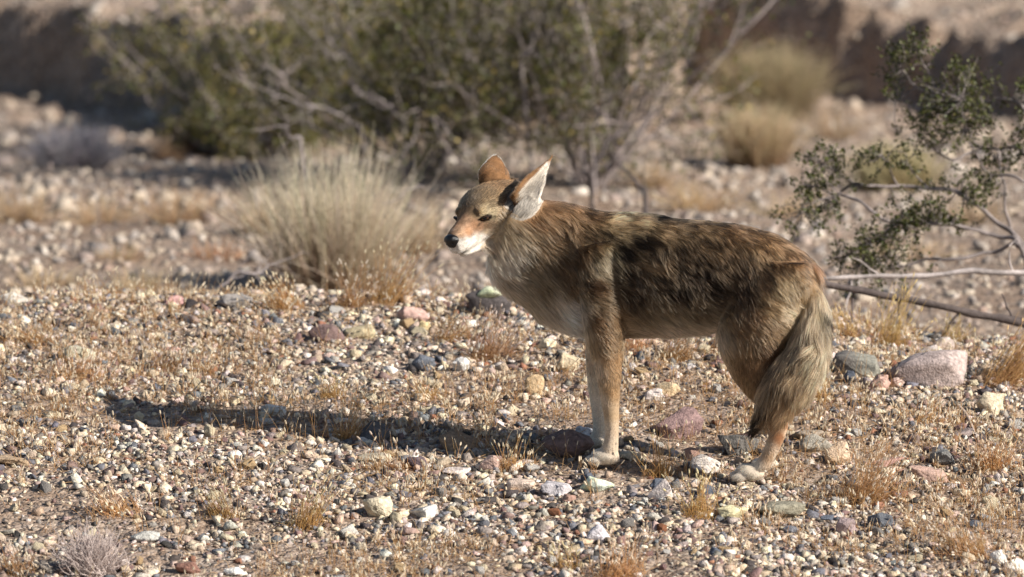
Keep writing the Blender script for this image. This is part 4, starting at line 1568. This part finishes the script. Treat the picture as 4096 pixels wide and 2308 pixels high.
def creosote(name, base, H, spread, nmain, nleaf, rng, label, leafcol=(84, 82, 38), bark=(158, 146, 142), leaf=.0135, dirs=None, group='creosote bushes behind the coyote', lowbare=.10, thick=.009):
    root = bpy.data.objects.new(name, None)
    COL.objects.link(root)
    root.location = base
    paths, tw = [], []
    for i in range(nmain):
        az = rng.random() * 6.283 if dirs is None else dirs[i % len(dirs)] + rng.normal(0, .2)
        out = spread * (.35 + .75 * rng.random())
        d0 = np.array([math.cos(az) * out / H, math.sin(az) * out / H * .8, .55 + .6 * rng.random()])
        L = H * (.75 + .45 * rng.random())
        pts, d = wander(np.array([math.cos(az), math.sin(az), 0]) * .04 * rng.random(), d0, L, 9, rng, .20, .03)
        r0 = thick * (.5 + .7 * rng.random())
        paths.append((pts, np.linspace(r0, r0 * .25, 10)))
        for j in range(int(5 + 4 * rng.random())):
            t = rng.integers(2, 10)
            p2, d2 = wander(pts[t], unit(pts[t] - pts[t - 1]) + rng.normal(0, .7, 3) + np.array([0, 0, .2]), L * (.22 + .3 * rng.random()), 6, rng, .28, .04)
            r1 = r0 * .38
            paths.append((p2, np.linspace(r1, r1 * .3, 7)))
            for q in range(4):
                t2 = rng.integers(1, 7)
                p3, d3 = wander(p2[t2], unit(p2[t2] - p2[t2 - 1]) + rng.normal(0, .8, 3), L * (.10 + .14 * rng.random()), 4, rng, .3, .05)
                paths.append((p3, np.linspace(r1 * .35, r1 * .15, 5)))
                tw.append(p3)
            tw.append(p2[3:])
    V, F = tubes(paths, 5)
    nz_ = vnoise(V, 30., 5)
    tint = lin(bark)[None] * (.55 + .75 * nz_)[:, None]
    mesh_obj('branches', V, F, BARK, tint=tint, smooth=True, parent=root)
    tp = np.vstack([np.column_stack([p[:-1], p[1:] - p[:-1]]) for p in tw])
    hz = sstep(H * lowbare * .5, H * lowbare * 1.6, tp[:, 2]) + .05
    ii = rng.choice(len(tp), nleaf, p=hz / hz.sum())
    f = rng.random((nleaf, 1))
    ctr = tp[ii, :3] + tp[ii, 3:] * f + rng.normal(0, .02, (nleaf, 3))
    ax = unit(tp[ii, 3:]) * .6 + rng.normal(0, .7, (nleaf, 3))
    col = lin(leafcol)[None] * (.55 + .9 * rng.random((nleaf, 1))) * (1 + .25 * (rng.random((nleaf, 3)) - .5))
    yl = rng.random(nleaf) < .08
    col[yl] = lin((150, 130, 66)) * (.7 + .5 * rng.random((yl.sum(), 1)))
    V, F, C = leaf_mesh(ctr, ax, leaf * (.6 + .7 * rng.random(nleaf)), rng, col)
    o = mesh_obj('foliage', V, F, LEAF, tint=C, parent=root)
    o['kind'] = 'stuff'
    tag(root, label, 'bush', group)
    return root


def bg(px, py):
    return ground_at(*D(px, py), y0=2.9)


def bunch(name, px, py, h, w, nb, label, root_c=(150, 118, 80), tip_c=(214, 200, 150), lean=.55, rad=.0011, cat='grass', group='bushes and grasses of the wash', droop=.25, twiggy=0.0, kindname='blades'):
    g = bg(px, py)
    m_px = SPAN / DIST * ((g - CAM) @ FWD) / 2576
    H, W = h * m_px, w * m_px * .5
    root = bpy.data.objects.new(name, None)
    COL.objects.link(root)
    root.location = g
    q = r5.normal(0, 1, (nb, 2)) * W * .22
    az = np.arctan2(q[:, 1], q[:, 0]) + r5.normal(0, .5, nb)
    out = W / H * np.abs(r5.normal(0, .62, nb))
    dr = unit(np.column_stack([np.cos(az) * out, np.sin(az) * out, np.ones(nb)]))
    L = H * (.35 + .75 * r5.random(nb)) * np.sqrt(1 + out ** 2 * .35)
    T = np.linspace(0, 1, 6)
    sd = r5.normal(0, 1, (nb, 3))
    P = np.column_stack([q, np.full(nb, -.01)])[:, None, :] + dr[:, None, :] * (T[None] * L[:, None])[:, :, None]
    P = P + sd[:, None, :] * (L[:, None] * (.06 + twiggy) * (T[None] ** 2))[:, :, None]
    P[:, :, 2] -= droop * (L * out)[:, None] * T[None] ** 2.5 * .5
    if twiggy:
        P[:, 1:] += r5.normal(0, twiggy * .25, P[:, 1:].shape) * H
    R = np.full((nb, 6), rad) * np.array([1.1, 1, 1, .9, .7, .3])[None]
    v = (.65 + .6 * r5.random(nb))[:, None]
    c0, c1 = lin(root_c), lin(tip_c)
    C = np.stack([(c0 * (1 - t) + c1 * t)[None] * v for t in T], 1) * (1 + .12 * (r5.random((nb, 1, 3)) - .5))
    o = link(kindname, curves_data(kindname, P, R, np.clip(C, 0, .9), STRAW), parent=root)
    o['kind'] = 'stuff'
    tag(root, label, cat, group)
    return root


# the creosote thicket in the middle
creosote('creosote_bush', bg(640, 395), .55, .58, 22, 14000, r5, 'creosote bush left of the thicket, beside the shaded wash', leafcol=(104, 100, 52))
creosote('creosote_bush', bg(1060, 440), .80, .70, 26, 17000, r5, 'creosote bush behind the pale bunchgrass')
creosote('creosote_bush', bg(1480, 470), .80, .68, 28, 17000, r5, 'creosote bush rising behind the coyote\'s ears')
creosote('creosote_bush', bg(1320, 300), .60, .60, 16, 13000, r5, 'far creosote bush showing through the middle of the thicket', leafcol=(86, 90, 40))
creosote('creosote_bush', bg(900, 260), .55, .62, 16, 13000, r5, 'far creosote bush at the upper left of the thicket', leafcol=(108, 104, 54))
# pale dead limbs reaching out of the thicket
for k, (pl, dy, rr, label) in enumerate([
        ([(830, 90), (880, 150), (915, 205), (960, 250), (1000, 300)], 5.2, .010, 'weathered grey limb slanting down in the left of the thicket'),
        ([(540, 190), (600, 200), (680, 235), (740, 250), (820, 290), (920, 335)], 5.0, .008, 'long grey limb lying across the left of the thicket'),
        ([(1345, -40), (1342, 60), (1335, 120), (1328, 180)], 5.2, .011, 'upright pale dead stem above the coyote\'s head'),
        ([(1560, 190), (1530, 240), (1500, 270), (1480, 330)], 4.9, .008, 'short grey limb right of the upright dead stem'),
        ([(640, 330), (690, 325), (730, 350), (760, 350)], 4.6, .006, 'thin pale limb at the foot of the thicket'),
        ([(880, 560), (960, 490), (1040, 470), (1100, 480)], 3.6, .006, 'crooked pale limb left of the coyote\'s brow'),
        ([(1620, 480), (1570, 440), (1530, 380), (1510, 330)], 4.4, .010, 'dark stem leaning right of the coyote\'s ear'),
        ([(1480, 440), (1545, 370), (1600, 310), (1650, 270)], 4.6, .009, 'dark stem leaning away above the coyote\'s neck'),
        ([(560, 735), (600, 690), (650, 665), (700, 660), (770, 645)], 2.8, .006, 'pale dead branch at the foot of the bunchgrass')]):
    dy = dy + (1.0 if dy > 4.8 else 0)
    pts = np.array([at_depth(*D(a, b), dy + .05 * i) for i, (a, b) in enumerate(pl)])
    rr = rr * .72
    tt = np.linspace(0, len(pts) - 1, 22)
    c = np.array([catmull(pts, t) for t in tt])
    # its lower end reaches the ground
    e = c[-1] if c[-1, 2] < c[0, 2] else c[0]
    gz = terrain(e[:1], e[1:2])[0]
    tail_ = np.array([e, [e[0] + .02, e[1] + .05, gz - .02]])
    c = np.vstack([c, tail_[1]]) if c[-1, 2] < c[0, 2] else np.vstack([tail_[1], c])
    c = c + (np.stack([vnoise(c, 9., 60 + j) for j in range(3)], 1) - .5) * .07
    c[:, :] += (np.stack([vnoise(c, 26., 64 + j) for j in range(3)], 1) - .5) * .025
    lower_last = pts[-1, 2] < pts[0, 2]
    rad_ = np.linspace(rr * .12, rr * .85, len(c)) if lower_last else np.linspace(rr * .85, rr * .12, len(c))
    br = [(c, rad_ * (.75 + .5 * vnoise(c, 30., k)))]
    for q in range(9):
        j = int(r5.integers(3, len(c) - 3))
        dd0 = unit(c[j] - c[j + (1 if lower_last else -1)]) + r5.normal(0, .75, 3)
        p2, _d = wander(c[j], dd0, .06 + .14 * r5.random(), 6, r5, .3)
        br.append((p2, np.linspace(rad_[j] * .5, rad_[j] * .1, 7)))
    V, F = tubes(br, 7)
    o = mesh_obj('dead_limb', V, F, BARK, tint=lin((152, 142, 140) if k not in (6, 7) else (96, 88, 86))[None] * (.6 + .6 * vnoise(V, 40., k))[:, None], smooth=True)
    tag(o, label, 'dead branch', 'dead limbs in the thicket')

# bunchgrass and small shrubs of the wash
bunch('bunchgrass', 840, 735, 340, 430, 1600, 'large pale green straw bunchgrass left of the coyote\'s head', root_c=(148, 118, 90), tip_c=(224, 212, 186), rad=.0009, twiggy=.03)
bunch('brittle_shrub', 180, 425, 110, 240, 2200, 'grey lavender rounded shrub at the left', root_c=(96, 92, 96), tip_c=(170, 164, 168), rad=.0012, cat='shrub', twiggy=.06, kindname='twigs')
bunch('dry_bush', 1905, 420, 150, 210, 2200, 'pale tan rounded bush above the coyote\'s back', root_c=(130, 100, 74), tip_c=(214, 194, 160), rad=.0012, cat='bush', twiggy=.04, kindname='twigs')
bunch('tall_bush', 1940, 300, 190, 300, 2000, 'tall olive yellow bush under the far bank', root_c=(126, 108, 84), tip_c=(184, 168, 134), rad=.0013, cat='bush', twiggy=.03, kindname='twigs')
bunch('pale_bush', 2250, 480, 130, 260, 1400, 'pale yellow green grass behind the right creosote', root_c=(150, 130, 90), tip_c=(204, 192, 154), rad=.0011)
for (px, py, h, w, nb, rc, tc_, label) in [  # foot x, y, height, width, blades, root and tip colours
        (1760, 530, 80, 200, 900, (150, 110, 66), (206, 168, 112), 'golden brown grass behind the coyote\'s shoulders'),
        (1640, 470, 70, 150, 700, (130, 100, 70), (190, 158, 116), 'brown grass right of the thicket'),
        (1980, 545, 60, 160, 600, (160, 126, 84), (214, 184, 136), 'straw grass above the coyote\'s rump'),
        (450, 560, 90, 200, 900, (140, 100, 62), (196, 154, 104), 'brown grass patch left of the bunchgrass'),
        (250, 560, 70, 200, 800, (150, 112, 74), (206, 170, 124), 'brown grass patch below the lavender shrub'),
        (60, 560, 90, 180, 800, (140, 104, 70), (200, 164, 118), 'brown grass patch at the left edge'),
        (540, 650, 50, 150, 600, (160, 92, 56), (196, 126, 80), 'reddish brown low plant left of the bunchgrass foot'),
        (300, 650, 50, 160, 500, (150, 110, 74), (206, 174, 130), 'tan low grass in the left of the dip'),
        (120, 720, 60, 200, 700, (160, 128, 86), (214, 190, 146), 'straw fringe behind the left of the crest'),
        (350, 730, 60, 200, 700, (160, 128, 86), (216, 194, 148), 'straw fringe behind the middle left of the crest'),
        (660, 590, 110, 140, 700, (150, 120, 84), (206, 186, 140), 'thin straw clump leaning against the bunchgrass'),
        (1060, 640, 130, 150, 700, (140, 112, 82), (204, 182, 144), 'straw clump between the bunchgrass and the coyote\'s chin'),
        (560, 300, 70, 200, 900, (130, 112, 72), (180, 162, 106), 'olive straw clump at the left foot of the thicket'),
        (420, 400, 60, 110, 500, (150, 104, 74), (200, 156, 116), 'rusty clump right of the lavender shrub'),
        (2100, 350, 90, 160, 700, (120, 96, 70), (176, 146, 108), 'brown clump right of the tall olive bush'),
        (2450, 560, 80, 200, 600, (140, 110, 80), (190, 160, 120), 'brown grass behind the right creosote'),
        (2300, 650, 60, 240, 700, (150, 116, 80), (206, 176, 130), 'low straw behind the fallen branches')]:
    bunch('grass_clump', px, py, h * 1.2, w * 1.35, int(nb * .24), label, root_c=np.array(rc) * .45 + np.array((196, 172, 146)) * .55, tip_c=np.array(tc_) * .45 + np.array((206, 186, 160)) * .55, rad=.0009, twiggy=.05)
# added dark twigs, their colour painting the shade under the left creosote
bunch('shade_twigs', 500, 385, 100, 200, 1600, 'dark twigs painting the shade of the hollow left of the thicket', root_c=(52, 46, 44), tip_c=(86, 76, 70), rad=.0018, cat='shrub', twiggy=.08, kindname='twigs')
# small dry twiggy plant at the bottom left corner
g = ground_at(*D(235, 1445), y0=-1.4)
nb = 420
az = r5.random(nb) * 6.283
out = np.abs(r5.normal(0, 1.0, nb))
dr = unit(np.column_stack([np.cos(az) * out, np.sin(az) * out, np.ones(nb)]))
T = np.linspace(0, 1, 6)
L = .055 + .05 * r5.random(nb)
P = (r5.normal(0, .02, (nb, 3)) * np.array([1, 1, 0]))[:, None, :] + dr[:, None, :] * (T[None] * L[:, None])[:, :, None]
P[:, 1:] += np.cumsum(r5.normal(0, .004, (nb, 5, 3)), axis=1)
R = np.full((nb, 6), .0010) * np.array([1.2, 1, .9, .8, .7, .5])[None]
C = (lin((206, 190, 182))[None] * (.7 + .5 * r5.random((nb, 1))))[:, None, :].repeat(6, 1)
o = link('twiggy_plant', curves_data('twiggy_plant', P, R, np.clip(C, 0, .9), STRAW), loc=g)
tag(o, 'pale lavender grey twiggy dry plant in the bottom left', 'dry plant')

# ---- the creosote at the right, its branches laid out one by one
def z3(X, Y):
    return 2700 + X / 1.0752, Y / 1.0752


cr = bpy.data.objects.new('creosote_bush', None)
COL.objects.link(cr)
tag(cr, 'leafy creosote bush reaching in from the right edge', 'bush', 'creosote bushes behind the coyote')
YC = 2.15
foot = at_depth(*z3(1640, 1120), YC)
foot[2] = terrain(foot[:1], foot[1:2])[0]
cr.location = foot
LIMBS = [
    ([(1620, 1150), (1500, 1060), (1380, 960), (1250, 850), (1100, 815), (960, 800), (850, 800), (770, 785), (690, 830)], 0.00, .0075),
    ([(1620, 1160), (1500, 1078), (1380, 1010), (1150, 970), (960, 960), (870, 920), (800, 870), (710, 840)], -.10, .0070),
    ([(1630, 1160), (1520, 1110), (1480, 1050), (1430, 950), (1410, 760), (1380, 640)], .10, .0060),
    ([(1640, 1140), (1580, 900), (1500, 660), (1400, 635), (1300, 640), (1200, 690), (1120, 640)], .16, .0055),
    ([(1640, 1140), (1600, 760), (1500, 470), (1330, 440), (1170, 480), (1140, 410), (1040, 380), (980, 300)], .20, .0055),
    ([(1640, 1160), (1500, 1090), (1380, 1082), (1200, 1110), (1080, 1112), (960, 1150), (820, 1130)], -.14, .0060),
    ([(1640, 1140), (1560, 900), (1480, 780), (1350, 740), (1260, 600), (1230, 420)], .05, .0050),
    ([(1640, 1140), (1600, 850), (1540, 640), (1480, 540)], -.05, .0045),
    ([(1150, 970), (1050, 930), (1000, 880)], -.10, .0030), ([(960, 960), (880, 1010), (800, 1060), (730, 1100)], -.10, .0035), ([(1250, 850), (1230, 930), (1170, 930)], 0, .003),
    ([(960, 800), (930, 730), (880, 670)], 0, .003), ([(770, 785), (700, 740), (620, 700)], 0, .003), ([(710, 840), (620, 860), (550, 920)], -.05, .003), ([(690, 830), (600, 800), (560, 790)], 0, .0025),
    ([(1330, 440), (1280, 380), (1240, 340)], .2, .003), ([(1100, 815), (1020, 740), (990, 690)], 0, .003), ([(1140, 410), (1080, 300), (1060, 220)], .2, .0025), ([(1040, 380), (980, 420), (950, 440)], .2, .002)]
CL = [(620, 720, 90), (560, 900, 90), (590, 800, 60), (860, 690, 70), (980, 700, 70), (700, 720, 50), (820, 1050, 130), (760, 1090, 80), (900, 960, 80), (1020, 890, 80), (1100, 870, 60), (1180, 930, 60),
      (1250, 450, 110), (1180, 500, 90), (1330, 490, 70), (1100, 560, 100), (1150, 620, 60), (1230, 360, 70), (1300, 560, 70), (1480, 550, 50), (1480, 700, 60), (1370, 720, 60), (1280, 790, 90), (1350, 830, 60),
      (990, 280, 60), (1050, 230, 60), (960, 420, 50), (1070, 600, 50), (1000, 930, 60), (1560, 420, 80), (1600, 620, 90), (900, 1080, 70), (640, 900, 50)]
paths = []
allp = []
for pl, dy, rr in LIMBS:
    pts = np.array([at_depth(*z3(a, b), YC + dy * (1 if a < 1600 else .3) + .03 * math.sin(a * .02)) for a, b in pl]) - foot
    if pl[0][0] > 1600:
        pts[0] = np.array([0, 0, -.02]) + r5.normal(0, .015, 3) * np.array([1, 1, 0])
    tt = np.linspace(0, len(pts) - 1, 6 * len(pts))
    c = np.array([catmull(pts, t) for t in tt])
    c += (np.stack([vnoise(c + foot, 22., 80 + j) for j in range(3)], 1) - .5) * .014
    paths.append((c, np.linspace(rr, rr * .45, len(c))))
    allp.append(c)
allp = np.vstack(allp)
lc, la = [], []
for a, b, rpx in CL:
    # the cluster hangs on the nearest limb's depth
    c0 = at_depth(*z3(a, b), YC) - foot
    j = np.argmin(np.linalg.norm((allp - c0)[:, [0, 2]], axis=1))
    c0[1] = allp[j, 1] + r5.normal(0, .02)
    rm = rpx / 1.0752 * SPAN / 4096 * 1.15
    for q in range(int(15 * (rpx / 60) ** 1.5)):
        end = c0 + r5.normal(0, .80, 3) * rm * np.array([1, 1.2, .9])
        jj = np.argmin(np.linalg.norm(allp - end, axis=1) + .3 * np.linalg.norm(allp - allp[j], axis=1))
        st = allp[jj]
        mid_ = (st + end) / 2 + r5.normal(0, .012, 3)
        cpts = np.array([catmull(np.array([st, mid_, end]), t) for t in np.linspace(0, 2, 7)])
        paths.append((cpts, np.linspace(.0014, .0006, 7)))
        nl = int(13 + 11 * r5.random())
        t = .35 + .65 * r5.random(nl) ** .7
        ctr = np.array([catmull(np.array([st, mid_, end]), 2 * x) for x in t]) + r5.normal(0, .006, (nl, 3))
        lc.append(ctr)
        la.append(unit(end - st)[None] * .7 + r5.normal(0, .7, (nl, 3)))
V, F = tubes(paths, 6)
mesh_obj('branches', V, F, BARK, tint=lin((134, 124, 120))[None] * (.55 + .8 * vnoise(V, 30., 5))[:, None], smooth=True, parent=cr)
lc, la = np.vstack(lc), np.vstack(la)
nl = len(lc)
col = lin((78, 80, 38))[None] * (.5 + .9 * r5.random((nl, 1))) * (1 + .2 * (r5.random((nl, 3)) - .5))
V, F, C = leaf_mesh(lc, la, .0088 * (.6 + .7 * r5.random(nl)), r5, col)
o = mesh_obj('foliage', V, F, LEAF, tint=C, parent=cr)
o['kind'] = 'stuff'

# fallen branches at the right
for pl, dy, rr, cc, label in [
        ([(650, 1222), (780, 1248), (960, 1275), (1100, 1308), (1300, 1348), (1500, 1385), (1640, 1400)], 1.45, .0095, (98, 88, 84), 'dark weathered branch fallen behind the coyote\'s tail'),
        ([(620, 1192), (760, 1196), (860, 1190), (1100, 1185), (1300, 1166), (1500, 1176), (1640, 1180)], 1.75, .0068, (186, 174, 168), 'pale grey branch lying just above the dark fallen one')]:
    pts = np.array([at_depth(*z3(a, b), dy) for a, b in pl])
    tt = np.linspace(0, len(pts) - 1, 50)
    c = np.array([catmull(pts, t) for t in tt])
    c += (np.stack([vnoise(c, 14., 90 + j) for j in range(3)], 1) - .5) * .012
    br = [(c, rr * (.75 + .5 * vnoise(c, 25., 3)) * np.linspace(.75, 1.15, len(c)))]
    for q in (8, 17, 30, 39):
        p2, _d = wander(c[q], np.array([-.5, r5.normal(0, .4), r5.choice([-.8, .7])]), .07 + .06 * r5.random(), 6, r5, .25)
        br.append((p2, np.linspace(rr * .4, rr * .15, 7)))
    V, F = tubes(br, 8)
    o = mesh_obj('fallen_branch', V, F, BARK, tint=lin(cc)[None] * (.5 + .9 * vnoise(V * np.array([.4, 1, 1]), 60., 4))[:, None], smooth=True)
    tag(o, label, 'dead branch')
# curved stick lying in the gravel
pl = [(2410, 1030), (2428, 1050), (2442, 1075), (2452, 1105)]
pts = np.array([ground_at(*D(a, b)) + np.array([0, 0, .008]) for a, b in pl])
c = np.array([catmull(pts, t) for t in np.linspace(0, 3, 16)])
V, F = tubes([(c, np.linspace(.005, .003, 16))], 8)
o = mesh_obj('curved_stick', V, F, BARK, tint=lin((188, 168, 152))[None] * (.7 + .5 * vnoise(V, 90., 2))[:, None], smooth=True)
tag(o, 'short curved grey stick on the gravel below the largest boulder', 'stick')
